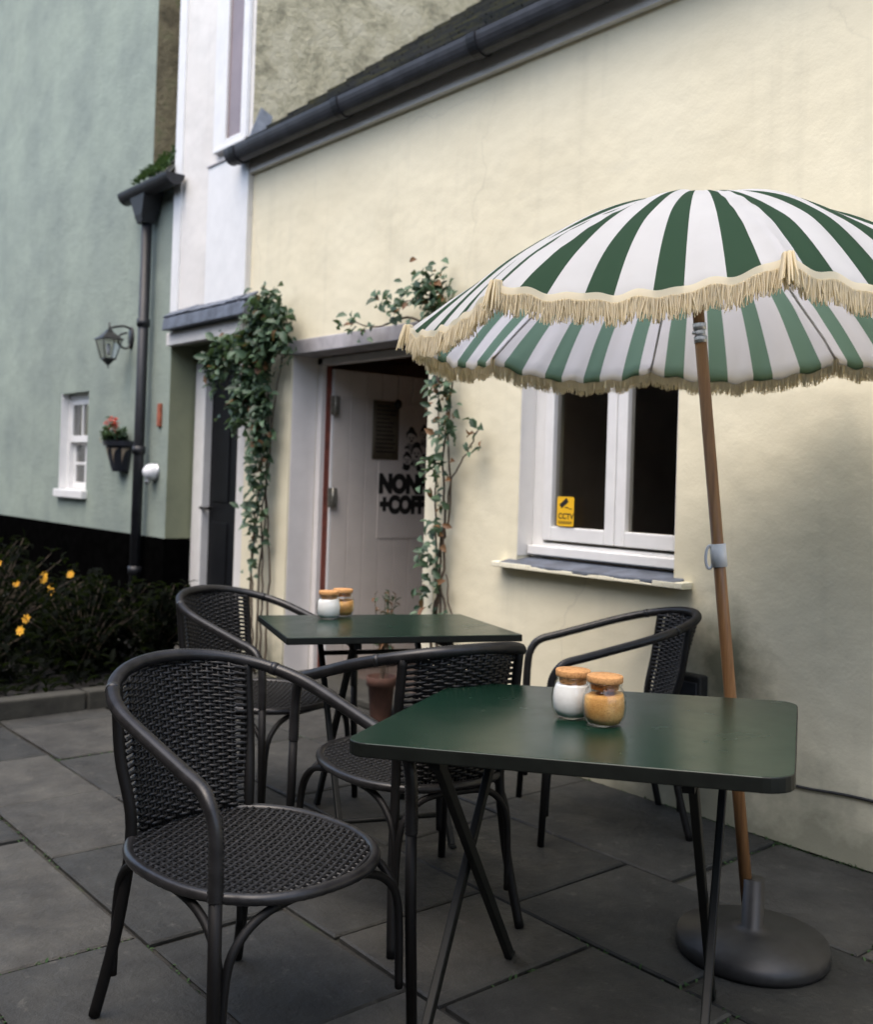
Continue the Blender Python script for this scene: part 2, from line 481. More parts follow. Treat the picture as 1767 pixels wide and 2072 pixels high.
# ------------------------------------------------------------------ ground
struct(bx('ground', M['ground'], None, -60, 60, -60, 60, -.5, -.012, bevel=0))
fl = MB(); y = -0.004; row = 0; JOINTS = []
while y > -7.5:
    hgt = rnd.choice([.42, .55, .62, .48]); x = -11.5 + rnd.random() * .6
    while x < 4.5:
        wd = rnd.choice([.45, .6, .75, .9, .62]); g = .007
        z = rnd.uniform(-.004, .004); tx = rnd.uniform(-.006, .006); ty = rnd.uniform(-.006, .006)
        a, b, c_, d = x + g, x + wd - g, y - hgt + g, y - g
        j = lambda: rnd.uniform(-.006, .006)
        bv = .006; lo = -.011
        q = [(a + j(), c_ + j()), (b + j(), c_ + j()), (b + j(), d + j()), (a + j(), d + j())]
        cxm, cym = (a + b) / 2, (c_ + d) / 2
        top = [(px_ + (bv if px_ < cxm else -bv), py_ + (bv if py_ < cym else -bv), z + tx * (px_ - cxm) + ty * (py_ - cym)) for px_, py_ in q]
        mid = [(px_, py_, z + tx * (px_ - cxm) + ty * (py_ - cym) - .005) for px_, py_ in q]
        bot = [(px_, py_, lo) for px_, py_ in q]
        vs = top + mid + bot; fs = [(0, 1, 2, 3)]
        for i in range(4):
            i2 = (i + 1) % 4
            fs += [(i, 4 + i, 4 + i2, i2), (4 + i, 8 + i, 8 + i2, 4 + i2)]
        fl.add(vs, fs)
        if -6 < x < 1 and y > -4.5: JOINTS += [((x, y), (x + wd, y)), ((x, y), (x, y - hgt))]
        x += wd
    y -= hgt
struct(fl.build('patio', M['flag']))

# ------------------------------------------------------------------ cream house
TH = .30
house = thing('cream_house', 'pale cream rendered cottage with open doorway and small white window behind the tables', 'house')
DX0, DX1, DZ = -5.38, -4.025, 2.012          # doorway
WX0, WX1, WZ0, WZ1 = -3.362, -2.47, .90, 2.02  # window
XL, XR, ZE = -5.93, 3.0, 3.25
wl = MB()
wl.box(XL, DX0, 0, TH, 0, ZE + .2)
wl.box(DX0, DX1, 0, TH, DZ + .085, ZE + .2)
wl.box(DX1, WX0, 0, TH, 0, ZE + .2)
wl.box(WX0, WX1, 0, TH, 0, WZ0 - .022)
wl.box(WX0, WX1, 0, TH, WZ1, ZE + .2)
wl.box(WX1, XR, 0, TH, 0, ZE + .2)
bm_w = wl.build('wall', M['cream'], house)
# soft rendered arrises where the door opening meets the wall
ed = MB()
ed.prism([(DX1 - .012, 0), (DX1 - .012, DZ - .01), (DX1 + .085, DZ - .01), (DX1 + .075, 0)], -.008, .05)
ed.build('door_surround', M['cream_trim'], house, bevel=.006)
bx('door_reveal', M['lilac_paint'], house, (DX0, DX0 + .004, .012, .19, 0, DZ), bevel=0)
bx('lintel', M['grey_lintel'], house, DX0 - .03, DX1 + .02, -.012, .17, DZ - .005, DZ + .083, bevel=.006)
fr = MB()
fr.box(DX0 + .004, DX0 + .055, .192, .262, 0, DZ - .006)
fr.box(DX0 + .004, DX1 - .01, .192, .262, DZ - .05, DZ - .006)
fr.box(DX1 - .055, DX1 - .002, .20, .262, 0, DZ - .052)
fr.build('door_frame', M['lilac_paint'], house, bevel=.004)
bx('door_step', M['kerb'], house, DX0 - .02, DX1 + .02, -.03, .32, .001, .045, bevel=.01)
# open door leaf: hinged on the left jamb, swung in
LEAF_A = radians(86)
leaf = MB()
LW, LH = 1.08, 1.93
nb = 9
for i in range(nb):
    a = i * LW / nb; b = (i + 1) * LW / nb
    leaf.box(a + .0016, b - .0016, -.020, .020, .05, LH)
leaf.box(0, LW, -.014, .014, .051, LH - .001)
door = leaf.build('door', M['door_paint'], house, bevel=.003)
door.location = (DX0 + .066, .272, .012); door.rotation_euler = (0, 0, LEAF_A)
bx('door_edge', M['white_paint'], door, -.012, .0, -.020, .020, .05, LH)
bx('door_seal', M['red_seal'], house, DX0 + .0555, DX0 + .064, .225, .262, .05, DZ - .055, bevel=0)
bx('frieze_bead', M['door_paint'], door, .05, LW - .02, -.0265, -.0205, 1.745, 1.757)
for hz in (.33, 1.12, 1.70):
    h = MB()
    h.box(-.040, .026, -.045, -.0385, hz - .06, hz + .06)
    h.tube([(-.006, -.048, hz - .06), (-.006, -.048, hz + .06)], .008, 8)
    for dz in (-.035, 0, .035):
        h.tube([(.016, -.0385, hz + dz), (.016, -.047, hz + dz)], .005, 6)
    h.box(-.010, -.002, -.0385, -.018, hz - .055, hz + .055)
    h.build('hinge', M['hinge'] if hz > .5 else M['black_metal'], door)
# room behind
rm = MB()
rm.box(-5.9, 3.0, 4.3, 4.4, 0, 2.6, 0)
rm.box(-6.0, -5.9, .305, 4.3, 0, 2.6, 0)
rm.box(2.9, 3.0, .305, 4.3, 0, 2.6, 0)
rm.box(-3.75, -3.65, .305, 2.6, .032, 2.1, 3)
rm.box(-5.9, 2.9, .305, 4.3, 2.12, 2.2, 1)
rm.box(-5.9, 2.9, .33, 4.3, -.1, .03, 2)
rm.build('interior', [M['interior'], M['int_ceiling'], M['int_floor'], simple('warm_partition', (.70, .56, .42), .9, .15, 3)], house)
# window
FY = .10
win = MB()
win.box(WX0 + .002, WX0 + .075, FY, FY + .07, .915, WZ1 - .002)             # outer frame
win.box(WX1 - .03, WX1 - .002, FY, FY + .07, .915, WZ1 - .002)
win.box(WX0 + .075, WX1 - .03, FY, FY + .07, WZ1 - .08, WZ1 - .002)
win.box(WX0 + .075, WX1 - .03, FY - .006, FY + .07, .922, .988)
win.box(WX0 + .012, WX1 - .004, FY - .042, FY - .007, .932, .974)             # drip rail
wf = win.build('window', M['white_paint'], house, bevel=.004)
def sash(x0, x1):
    s_ = MB(); z0, z1 = 1.002, WZ1 - .084; st = .055
    yy0, yy1 = FY - .018, FY + .035
    s_.box(x0, x0 + st, yy0, yy1, z0, z1); s_.box(x1 - st, x1, yy0, yy1, z0, z1)
    s_.box(x0 + st, x1 - st, yy0, yy1, z0, z0 + .064); s_.box(x0 + st, x1 - st, yy0, yy1, z1 - .06, z1)
    o = s_.build('sash', M['white_paint'], wf, bevel=.005)
    bx('pane', M['glass'], o, x0 + st - .006, x1 - st + .006, FY + .008, FY + .012, z0 + .06, z1 - .055, bevel=0)
sash(WX0 + .080, -2.853)
sash(-2.849, WX1 - .010)
bx('window_reveal', M['white_render'], house, (WX0, WX0 + .004, .004, FY, .925, WZ1), bevel=0)
sl = MB()
sl.prism([(.10, .918), (.004, .905), (-.062, .893), (-.062, .876), (.10, .876)], WX0 - .055, WX1 + .05, plane='yz')
sill = sl.build('sill', M['slate'], house, bevel=.004)
# rendered lip along the slate sill, broken along its front
lp = MB(); x = WX0 - .095
while x < WX1 + .085:
    w_ = rnd.uniform(.012, .03)
    inner = WX0 + .15 < x < WX1 - .06
    tz = .8925 if not inner else .8835 + .0022 * sin(x * 31) + rnd.uniform(-.0012, .0012) - (.0065 if sin(x * 17 + 1) > .72 else 0)
    lp.box(x, min(x + w_, WX1 + .09), -.070 - rnd.uniform(0, .002), -.064, .870, tz)
    x += w_
lp.box(WX0 - .095, WX1 + .09, -.064, -.0, .868, .8745)
lp.box(WX0 - .095, WX0 - .056, -.064, -.0, .875, .894)
lp.box(WX1 + .051, WX1 + .09, -.064, -.0, .875, .894)
lp.build('sill_lip', M['cream_trim'], house, bevel=.003)
# eaves
bx('fascia', M['white_render'], house, XL + .002, XR, -.036, -.001, ZE, ZE + .19, bevel=.003)
g = MB()
n = 14; gy, gz, gr_ = -.108, 3.395, .068
prof = [(gy + gr_ * cos(a), gz + gr_ * 1.35 * sin(a)) for a in [pi + pi * i / n for i in range(n + 1)]]
inn = [(gy + (gr_ - .006) * cos(a), gz + (gr_ * 1.35 - .006) * sin(a)) for a in [2 * pi - pi * i / n for i in range(n + 1)]]
g.prism(prof + inn, -6.03, XR, plane='yz')
g.prism(prof, -6.034, -6.03, plane='yz')
gut = g.build('gutter', M['gutter'], house)
for gx in (-5.93, -4.75, -3.6, -2.5, -1.4):
    b = MB()
    p2 = [(gy + (gr_ + .008) * cos(a), gz + (gr_ * 1.35 + .008) * sin(a)) for a in [pi + pi * i / n for i in range(n + 1)]]
    p3 = [(gy + (gr_ + .001) * cos(a), gz + (gr_ * 1.35 + .001) * sin(a)) for a in [2 * pi - pi * i / n for i in range(n + 1)]]
    b.prism(p2 + p3, gx - .03, gx + .03, plane='yz')
    b.build('gutter_bracket', M['pipe'], gut)
# roof
PT = radians(38)
rf = MB()
def roofpt(x, t, off=0):
    return (x, -.075 + t * cos(PT) - off * sin(PT), 3.445 + t * sin(PT) + off * cos(PT))
tk = 0; t = 0
while t < 4.6:
    a0 = .03; 
    vs = [roofpt(XL + .015, t, .022), roofpt(XR, t, .022), roofpt(XR, t + .24, .004), roofpt(XL + .015, t + .24, .004),
          roofpt(XL + .015, t, 0), roofpt(XR, t, 0), roofpt(XR, t + .24, -.01), roofpt(XL + .015, t + .24, -.01)]
    rf.add(vs, [(0, 1, 2, 3), (4, 5, 1, 0), (0, 3, 7, 4), (1, 5, 6, 2)])
    t += .2
rf.build('roof', M['roof'], house)

# ------------------------------------------------------------------ white house (narrow, between)
wh = thing('white_house', 'narrow off-white house with dark slate door canopy squeezed between green and cream houses', 'house')
WY = -.025
wb = MB()
wb.box(-7.03, -5.932, WY, .30, 2.295, 9.0)
wb.box(-7.075, -6.0, .33, .5, 0, 2.4)
wb.build('wall', M['white_render'], wh, bevel=.003)
gb = MB(); gb.box(-6.3, -5.928, .302, 6.5, 2.4, 9.0); gb.box(-5.931, -5.927, WY + .006, .301, 3.45, 9.0)
gb.build('gable_wall', M['gable'], wh)
bx('corner_board', M['white_paint'], wh, -7.045, -6.93, WY - .014, WY + .05, 2.42, 8.9, bevel=.003)
bx('apron_panel', M['white_paint'], wh, -6.50, -5.934, WY - .016, WY - .001, 2.42, 3.40, bevel=.003)
bx('string_line', M['grey_lintel'], wh, -6.51, -5.934, WY - .026, WY - .001, 3.402, 3.416, bevel=.002)
# upper window
uw = MB(); UZ0, UZ1, UX0, UX1 = 3.50, 5.1, -6.42, -5.965
uw.box(UX0, UX0 + .17, WY - .03, WY - .002, UZ0, UZ1); uw.box(UX1 - .075, UX1, WY - .03, WY - .002, UZ0, UZ1)
uw.box(UX0 + .17, UX1 - .075, WY - .03, WY - .002, UZ0, UZ0 + .045); uw.box(UX0 + .17, UX1 - .075, WY - .03, WY - .002, UZ1 - .08, UZ1)
uwo = uw.build('window', M['white_paint'], wh, bevel=.004)
bx('pane', simple('curtained_pane', (.23, .18, .18), .25, .12, 5), uwo, UX0 + .165, UX1 - .07, WY - .012, WY - .004, UZ0 + .04, UZ1 - .07, bevel=0)
bx('window_sill', M['white_paint'], uwo, UX0 + .03, UX1, WY - .045, WY - .001, UZ0 - .03, UZ0 - .004, bevel=.004)
# canopy
cp = MB()
cp.prism([(WY + .0, 2.435), (WY - .075, 2.385), (WY - .085, 2.30), (WY + .0, 2.30)], -7.02, -5.82, plane='yz')
cpo = cp.build('door_canopy', M['slate'], wh, bevel=.006)
rg = MB(); x = -7.02
while x < -5.86:
    w_ = rnd.uniform(.14, .24)
    rg.obox((x + w_ / 2, WY - .035, 2.421 + rnd.uniform(-.004, .006)), Vector((1, 0, rnd.uniform(-.02, .02))).normalized(), Vector((0, .83, .55)), Vector((0, -.55, .83)), min(w_, -5.82 - x) / 2 - .002, .048, .008)
    x += w_
rg.build('slates', M['slate'], cpo, bevel=.002)
bx('fascia', M['white_render'], wh, -7.075, -5.952, WY - .02, .02, 2.195, 2.294, bevel=.006)
bx('porch_soffit', M['olive_return'], wh, -7.075, -5.952, .021, .33, 2.21, 2.294, bevel=0)
bx('porch_head', M['olive_return'], wh, -7.075, -5.952, .19, .33, 2.085, 2.208, bevel=0)
bx('door_frame', M['white_paint'], wh, (-7.06, -6.90, .20, .30, .0, 2.083), bevel=.006)
bx('door_post', M['lead'], wh, (-6.235, -6.12, .20, .30, .0, 2.083), bevel=.006)
bd = MB()
bd.box(-6.90, -6.235, .262, .30, .02, 2.08)
for (a, b, c_, d) in ((-6.83, -6.60, .15, .9), (-6.53, -6.30, .15, .9), (-6.83, -6.60, 1.05, 1.95), (-6.53, -6.30, 1.05, 1.95)):
    bd.box(a, b, .252, .2615, c_, d)
bdo = bd.build('door', M['black_paint'], wh, bevel=.006)
hd = MB(); hd.tube([(-6.84, .25, 1.0), (-6.84, .20, 1.0)], .012, 8); hd.tube([(-6.84, .205, 1.0), (-6.93, .205, 1.0)], .011, 8)
hd.build('handle', M['black_metal'], bdo)
bx('side_wall', M['white_render'], wh, (-6.115, -5.935, .05, .33, 0, 2.19), bevel=0)

# ------------------------------------------------------------------ green house
gh = thing('green_house', 'sage green roughcast house with black plinth and tall black drainpipe', 'house')
GX = -7.08; TX = -7.52
GWX0, GWX1, GWZ0, GWZ1 = -9.32, -8.66, 1.0, 1.94
gw = MB()
gw.box(-16, GWX0, 0, .35, .762, 9.0)
gw.box(GWX0, GWX1, 0, .35, .762, GWZ0); gw.box(GWX0, GWX1, 0, .35, GWZ1, 9.0)
gw.box(GWX1, TX, 0, .35, .762, 9.0)
gw.box(TX, GX, 0, .35, .762, 3.40)
gw.build('wall', M['sage'], gh)
bx('return_wall', M['olive_return'], gh, GX - .25, GX + .003, .003, .42, .762, 2.29, bevel=0)
bx('side_wall', M['damp_wall'], gh, TX - .3, TX + .004, .004, 5.0, 3.3, 9.0, bevel=0)
bx('plinth', M['plinth'], gh, (-16, GX + .012, -.015, .4, 0, .76), bevel=.004)
# low roof with moss beside the white house
lr = MB(); t = 0
while t < 3.6:
    f = lambda x, tt, off: (x, -.10 + tt * cos(radians(55)) - off * .82, 3.43 + tt * sin(radians(55)) + off * .57)
    lr.add([f(TX + .006, t, .02), f(-7.03, t, .02), f(-7.03, t + .24, .004), f(TX + .006, t + .24, .004), f(TX + .006, t, 0), f(-7.03, t, 0)],
           [(0, 1, 2, 3), (4, 5, 1, 0)])
    t += .2
lr.build('low_roof', M['roof'], gh)
mo = MB()
for i in range(420):
    x = rnd.uniform(-7.62, -7.05); tt = abs(rnd.gauss(0, .16)); yv = -.12 + tt * .57; zv = 3.47 + tt * .72 + rnd.uniform(0, .03)
    mo.leaf((x, yv, zv), Vector((rnd.uniform(-1, 1), rnd.uniform(-1, .2), rnd.uniform(.2, 1))), Vector((0, 0, 1)), rnd.uniform(.03, .06), .02)
mo.build('moss', M['moss'], gh)['kind'] = 'stuff'
g2 = MB()
gy2, gz2, gr2 = -.12, 3.43, .075
pr = [(gy2 + gr2 * cos(a), gz2 + gr2 * 1.1 * sin(a)) for a in [pi + pi * i / 12 for i in range(13)]]
pi_ = [(gy2 + (gr2 - .007) * cos(a), gz2 + (gr2 * 1.1 - .007) * sin(a)) for a in [2 * pi - pi * i / 12 for i in range(13)]]
g2.prism(pr + pi_, -7.72, -6.86, plane='yz'); g2.prism(pr, -7.725, -7.72, plane='yz'); g2.prism(pr, -6.86, -6.855, plane='yz')
g2.build('gutter', M['pipe'], gh)
dp = MB()
PX, PY = -7.42, -.075
dp.tube([(PX, PY, .02), (PX, PY, 3.22)], .040, 14)
for z in (.5, 1.42, 2.4): dp.tube([(PX, PY, z - .03), (PX, PY, z + .03)], .050, 14)
dpo = dp.build('drainpipe', M['pipe'], gh)
hp = MB()
hp.add([(PX + a * w_, PY - .01 + b * d_, z) for (w_, d_, z) in ((.05, .05, 3.16), (.07, .065, 3.22), (.13, .08, 3.36), (.14, .085, 3.40)) for a, b in ((-1, -1), (1, -1), (1, 1), (-1, 1))],
       [(i * 4 + j, i * 4 + (j + 1) % 4, i * 4 + 4 + (j + 1) % 4, i * 4 + 4 + j) for i in range(3) for j in range(4)] + [(3, 2, 1, 0), (12, 13, 14, 15)])
hp.build('hopper', M['pipe'], dpo, bevel=.006)
# sash window
gf = MB()
gf.box(GWX0 + .002, GWX0 + .05, .07, .16, GWZ0, GWZ1); gf.box(GWX1 - .05, GWX1 - .002, .07, .16, GWZ0, GWZ1); gf.box(GWX0 + .05, GWX1 - .05, .07, .16, GWZ1 - .05, GWZ1)
gfo = gf.build('window', M['white_paint'], gh, bevel=.004)
def gsash(z0, z1, y0, rows):
    s_ = MB(); x0, x1 = GWX0 + .052, GWX1 - .052
    s_.box(x0, x0 + .045, y0, y0 + .035, z0, z1); s_.box(x1 - .045, x1, y0, y0 + .035, z0, z1)
    s_.box(x0 + .045, x1 - .045, y0, y0 + .035, z0, z0 + .06); s_.box(x0 + .045, x1 - .045, y0, y0 + .035, z1 - .05, z1)
    cxm = (x0 + x1) / 2
    s_.box(cxm - .012, cxm + .012, y0 + .002, y0 + .033, z0 + .06, z1 - .05)
    for r in range(1, rows):
        zz = z0 + .06 + (z1 - z0 - .11) * r / rows
        s_.box(x0 + .045, cxm - .012, y0 + .003, y0 + .032, zz - .011, zz + .011); s_.box(cxm + .012, x1 - .045, y0 + .003, y0 + .032, zz - .011, zz + .011)
    o = s_.build('sash', M['white_paint'], gfo, bevel=.003)
    bx('pane', M['glass'], o, x0 + .04, x1 - .04, y0 + .016, y0 + .019, z0 + .05, z1 - .04, bevel=0)
gsash(1.50, GWZ1 - .052, .075, 1)
gsash(GWZ0 + .08, 1.53, .115, 2)
bx('window_sill', M['white_paint'], gfo, GWX0 + .002, GWX1 + .03, -.05, .20, GWZ0 + .001, GWZ0 + .075, bevel=.008)
bx('window_apron', M['white_paint'], gfo, GWX0 + .004, GWX0 + .010, .0, .07, GWZ0 + .08, GWZ1, bevel=0)
bx('interior', simple('dark_room', (.05, .045, .04), .9), gh, GWX0 - .3, GWX1 + .3, .9, .95, .8, 2.3, bevel=0)

# added unseen house across the lane; blocks low sky and darkens pane reflections
oh = thing('added_opposite_house', 'added dark stone house across the lane, out of view, blocking low sky and darkening window reflections', 'house', (-4, -5.6, 0))
ob = MB(); ob.box(-9, 9, -3.0, 0, 0, 3.9); ob.build('wall', M['plinth_stone'], oh)
ob = MB(); ob.prism([(.25, 3.905), (-1.5, 5.2), (-3.25, 3.905)], -9.1, 9.1, plane='yz'); ob.build('roof', M['roof'], oh)
for wx in (-5.5, -2.2, 1.4, 4.8):
    for wz in (1.0, 3.4):
        w1 = bx('window', M['white_paint'], oh, (wx - .5, wx - .43, .001, .03, wz, wz + 1.2), (wx + .43, wx + .5, .001, .03, wz, wz + 1.2), (wx - .43, wx + .43, .001, .03, wz, wz + .07), (wx - .43, wx + .43, .001, .03, wz + 1.13, wz + 1.2), (wx - .03, wx + .03, .001, .03, wz + .07, wz + 1.13), bevel=0)
        bx('pane', M['black_paint'], w1, wx - .43, wx + .43, .002, .012, wz + .07, wz + 1.13, bevel=0)

# lantern -------------------------------------------------------------
lan = thing('wall_lantern', 'small black glazed wall lantern on a curled bracket beside the drainpipe', 'lantern', (-7.80, 0, 2.15))
lan.scale = (.84, .84, .84)
br_ = MB()
br_.lathe([(.0, 0), (.055, 0), (.055, .015), (.0, .018)], seg=16)
bro = br_.build('wall_plate', M['black_metal'], lan, loc=(0, -.002, .21)); bro.rotation_euler = (pi / 2, 0, 0); bro.scale = (1, 1.9, 1)
ar = MB()
ar.tube(smooth_path([(0, -.01, .14), (.0, -.06, .10), (0, -.13, .14), (0, -.12, .22), (0, -.05, .25)], 6), .010, 8)
ar.tube(smooth_path([(0, -.01, .29), (0, -.08, .31), (0, -.18, .29), (0, -.225, .27)], 6), .011, 8)
ar.tube([(0, -.225, .33), (0, -.225, .22)], .009, 8)
ar.build('bracket', M['black_metal'], lan)
ly = -.225
def frus(r0, z0, r1, z1, mb):
    c4 = [(1, 1), (-1, 1), (-1, -1), (1, -1)]
    mb.add([(a * r0, ly + b * r0, z0) for a, b in c4] + [(a * r1, ly + b * r1, z1) for a, b in c4],
           [(0, 1, 5, 4), (1, 2, 6, 5), (2, 3, 7, 6), (3, 0, 4, 7), (3, 2, 1, 0), (4, 5, 6, 7)])
rfm = MB(); frus(.105, .165, .098, .18, rfm); frus(.09, .18, .035, .235, rfm); frus(.03, .235, .022, .26, rfm)
rfm.build('lantern_roof', M['black_metal'], lan)
cg = MB()
for a, b in ((1, 1), (-1, 1), (-1, -1), (1, -1)):
    cg.tube([(a * .092, ly + b * .092, .165), (a * .052, ly + b * .052, -.01)], .006, 6)
frus(.055, -.022, .055, -.008, cg); frus(.012, -.07, .045, -.022, cg)
cg.tube([(0, ly, -.10), (0, ly, -.06)], .007, 6)
cg.build('cage', M['black_metal'], lan)
gg = MB(); frus(.049, -.006, .088, .162, gg); gg.build('glazing', M['glass'], lan)
lb = MB(); lb.lathe([(0, 0), (.014, .0), (.016, .03), (.024, .07), (.018, .1), (0, .112)], (0, ly, .02), 12); lb.build('bulb', M['white_plastic'], lan)

# wall pot ------------------------------------------------------------
pot = thing('wall_planter', 'dark half-basket wall planter with red geraniums left of the drainpipe', 'planter', (-7.86, 0, 1.25))
pm = MB(); n = 16; vs = []; prof = [(.09, 0), (.10, .03), (.145, .20), (.165, .205), (.17, .245), (.155, .245), (.14, .20)]
for r, z in prof:
    for j in range(n + 1):
        a = pi + pi * j / n
        vs.append((r * cos(a) * 1.05, -.003 + r * sin(a) * 1.0, z))
fs = [(i * (n + 1) + j, i * (n + 1) + j + 1, (i + 1) * (n + 1) + j + 1, (i + 1) * (n + 1) + j) for i in range(len(prof) - 1) for j in range(n)]
mi = []
pm.add(vs, fs, 0, False)
pm.add([vs[j] for j in range(n + 1)], [tuple(range(n + 1))])
pm.build('pot', M['planter'], pot)
bd_ = MB()
def potp(ang, z, off=.003):
    r = .10 + (.145 - .10) * (z - .03) / .17 + off
    return (r * cos(ang) * 1.05, -.003 + r * sin(ang), z)
for i in range(5):
    a0 = pi + pi * (i + .08) / 5; a1 = pi + pi * (i + .92) / 5
    vsb = []; N_ = 6
    for q in range(N_ + 1):
        tt = q / N_
        vsb.append(potp(a0 + (a1 - a0) * tt, .185)); vsb.append(potp(a0 + (a1 - a0) * (tt * .1 + .02), .185 - .13 * (1 - tt) + .0 if tt < 1 else .184))
    bd_.add(vsb, [(2 * q, 2 * q + 1, 2 * q + 3, 2 * q + 2) for q in range(N_)])
bd_.build('painted_pattern', M['planter_band'], pot)
fm = MB()
for i in range(170):
    a = rnd.uniform(0, 2 * pi); r = rnd.uniform(0, .13); p = (r * cos(a), -.09 + r * sin(a) * .6, .24 + abs(rnd.gauss(0, .055)))
    fm.leaf(p, Vector((cos(a), sin(a) - .4, rnd.uniform(-.3, .7))), Vector((0, 0, 1)), rnd.uniform(.035, .06), .05)
fm.build('foliage', M['leaf'], pot)
fw = MB()
for (x, z) in ((-.09, .33), (-.02, .41), (.04, .36), (.0, .35), (.09, .37), (-.11, .38), (.06, .40)):
    for i in range(16):
        d = Vector((rnd.uniform(-1, 1), rnd.uniform(-1, .5), rnd.uniform(-.4, 1)))
        fw.leaf((x + d.x * .012, -.11 + d.y * .012, z + d.z * .012), d, Vector((.3, 0, 1)), .022, .02)
    fw.tube([(x * .6, -.09, .25), (x, -.11, z)], .003, 5)
fw.build('flower', M['petal_red'], pot)
rt = MB(); rt.tube(smooth_path([(-.14, -.10, .25), (-.22, -.11, .235), (-.28, -.10, .27)], 5), .0035, 5)
rt.build('trailing_stem', M['bark_light'], pot)

# round lamp, plaque ----------------------------------------------------
bl_ = thing('wall_fitting', 'small white domed fitting on green wall just right of the drainpipe', 'fitting', (-7.27, 0, 1.255))
q = MB(); q.lathe([(0, .10), (.03, .095), (.055, .07), (.062, .04), (.062, .0)], seg=20)
d_ = q.build('dome', M['white_plastic'], bl_); d_.rotation_euler = (pi / 2, 0, 0)
q = MB(); q.lathe([(.0, -.001), (.07, -.001), (.07, .015), (.0, .015)], seg=20); q.tube([(0, -.05, .05), (0, -.09, .07)], .02, 8)
q.tube([(.012, .0, .03), (.012, -.06, .075)], .018, 8)
d2 = q.build('back_plate', M['steel'], bl_); d2.rotation_euler = (pi / 2, 0, 0)
pl = MB(); pl.box(-7.245, -7.19, -.018, -.001, 1.60, 1.775); pl.box(-7.24, -7.195, -.022, -.018, 1.61, 1.765)
tag(pl.build('wall_plaque', M['rust'], bevel=.003), 'narrow rusty red plaque fixed to the green wall right of the drainpipe', 'plaque')

# socket box ----------------------------------------------------------
sb = thing('socket_box', 'dark weatherproof socket box low on cream wall behind the right-hand chair', 'socket', (-2.36, 0, .43))
bx('case', M['black_metal'], sb, -.068, .068, -.06, -.001, 0, .115, bevel=.01)
bx('flap', M['gutter'], sb, -.058, .058, -.068, -.061, .012, .09, bevel=.006)

cbm = MB(); cbm.tube(smooth_path([(-2.05, -.008, .215), (-1.88, -.009, .22), (-1.70, -.008, .235), (-1.4, -.009, .24), (-.6, -.008, .25)], 6), .006, 6)
tag(cbm.build('cable', M['black_metal']), 'thin black cable clipped low along the cream wall right of the parasol pole', 'cable')
fls = MB(); fls.add([(-5.925, -.07, 3.44), (-5.925, .05, 3.44), (-5.925, .12, 3.66), (-5.925, .03, 3.70), (-5.915, -.07, 3.44), (-5.915, .05, 3.44), (-5.915, .12, 3.66), (-5.915, .03, 3.70)], [(0, 1, 2, 3), (7, 6, 5, 4), (0, 4, 5, 1), (1, 5, 6, 2), (2, 6, 7, 3), (3, 7, 4, 0)])
fls.build('flashing', M['lead'], house)

# ------------------------------------------------------------------ signs on the open door
def leaf_m(s, z, off):   # on the door leaf's outer face (local -y), in door coordinates
    return Matrix.Translation((s, -off, z)) @ Matrix.Rotation(pi / 2, 4, 'X')
door_w = Matrix.Translation(door.location) @ Matrix.Rotation(LEAF_A, 4, 'Z')
def on_door(o):
    o.matrix_world = door_w
sgn = thing('shop_sign', 'white board with bold black lettering and illustration on the open door', 'sign')
sgn.location = door.location; sgn.rotation_euler = door.rotation_euler
bx('board', M['door_paint'], sgn, .345, 1.06, -.0245, -.0205, .86, 1.742, bevel=.001)
S0 = .350
text_mesh('lettering', 'NONNA', M['black_ink'], sgn, .160, leaf_m(S0, 1.163, .0253), offset=.0125, sx=.83)
text_mesh('lettering', '+COFFEE', M['black_ink'], sgn, .150, leaf_m(S0 + .012, 1.030, .0253), offset=.0115, sx=.78)
lg = MB()
def disc(cx_, cz_, r, mi=0, rx=1.0, o=.0255):
    N_ = 14; ph = rnd.random() * 6
    lg.add([(cx_ + r * rx * cos(2 * pi * i / N_) * (1 + .12 * sin(3 * 2 * pi * i / N_ + ph)), -o, cz_ + r * sin(2 * pi * i / N_) * (1 + .1 * cos(2 * 2 * pi * i / N_ + ph))) for i in range(N_)], [tuple(range(N_))], mi)
figs = [(.595, 1.520, .046), (.700, 1.548, .042), (.640, 1.420, .050), (.765, 1.440, .044), (.565, 1.375, .036), (.705, 1.360, .038), (.815, 1.350, .036), (.800, 1.545, .040), (.870, 1.440, .044), (.900, 1.360, .036)]
for (a, b, r) in figs:
    disc(a, b + r * 1.05, r * .62, 0, o=.0252); disc(a, b + r * .35, r * .95, 0, o=.0253)
    disc(a, b, r * .80, 2, o=.0256); disc(a, b - r * 1.15, r * .75, 1, o=.0252)
    for e_ in (-.3, .3): disc(a + e_ * r, b + r * .08, r * .16, 0, o=.0259)
    disc(a, b - r * .35, r * .18, 0, rx=1.5, o=.0259)
    for q_ in range(3): disc(a + rnd.uniform(-1, 1) * r, b - r * rnd.uniform(.9, 1.5), r * .2, 0, o=.0258)
disc(.56, 1.335, .03); disc(.66, 1.325, .02); disc(.76, 1.33, .018)
lg.build('illustration', [M['black_ink'], M['grey_ink'], M['board']], sgn)
nt_ = thing('paper_notice', 'dark brown paper notice pinned to the open door above the lettering', 'notice')
nt_.location = door.location; nt_.rotation_euler = door.rotation_euler
pm_ = MB(); n = 10
pm_.add([(.285 + .205 * i / n, -.0275 - .004 * sin(i / n * pi), z) for z in (1.375, 1.755) for i in range(n + 1)], [(i, i + 1, n + 2 + i, n + 1 + i) for i in range(n)], 0, True)
pn = pm_.build('paper', M['kraft'], nt_)
sm_ = pn.modifiers.new('solid', 'SOLIDIFY'); sm_.thickness = .001
ln = MB()
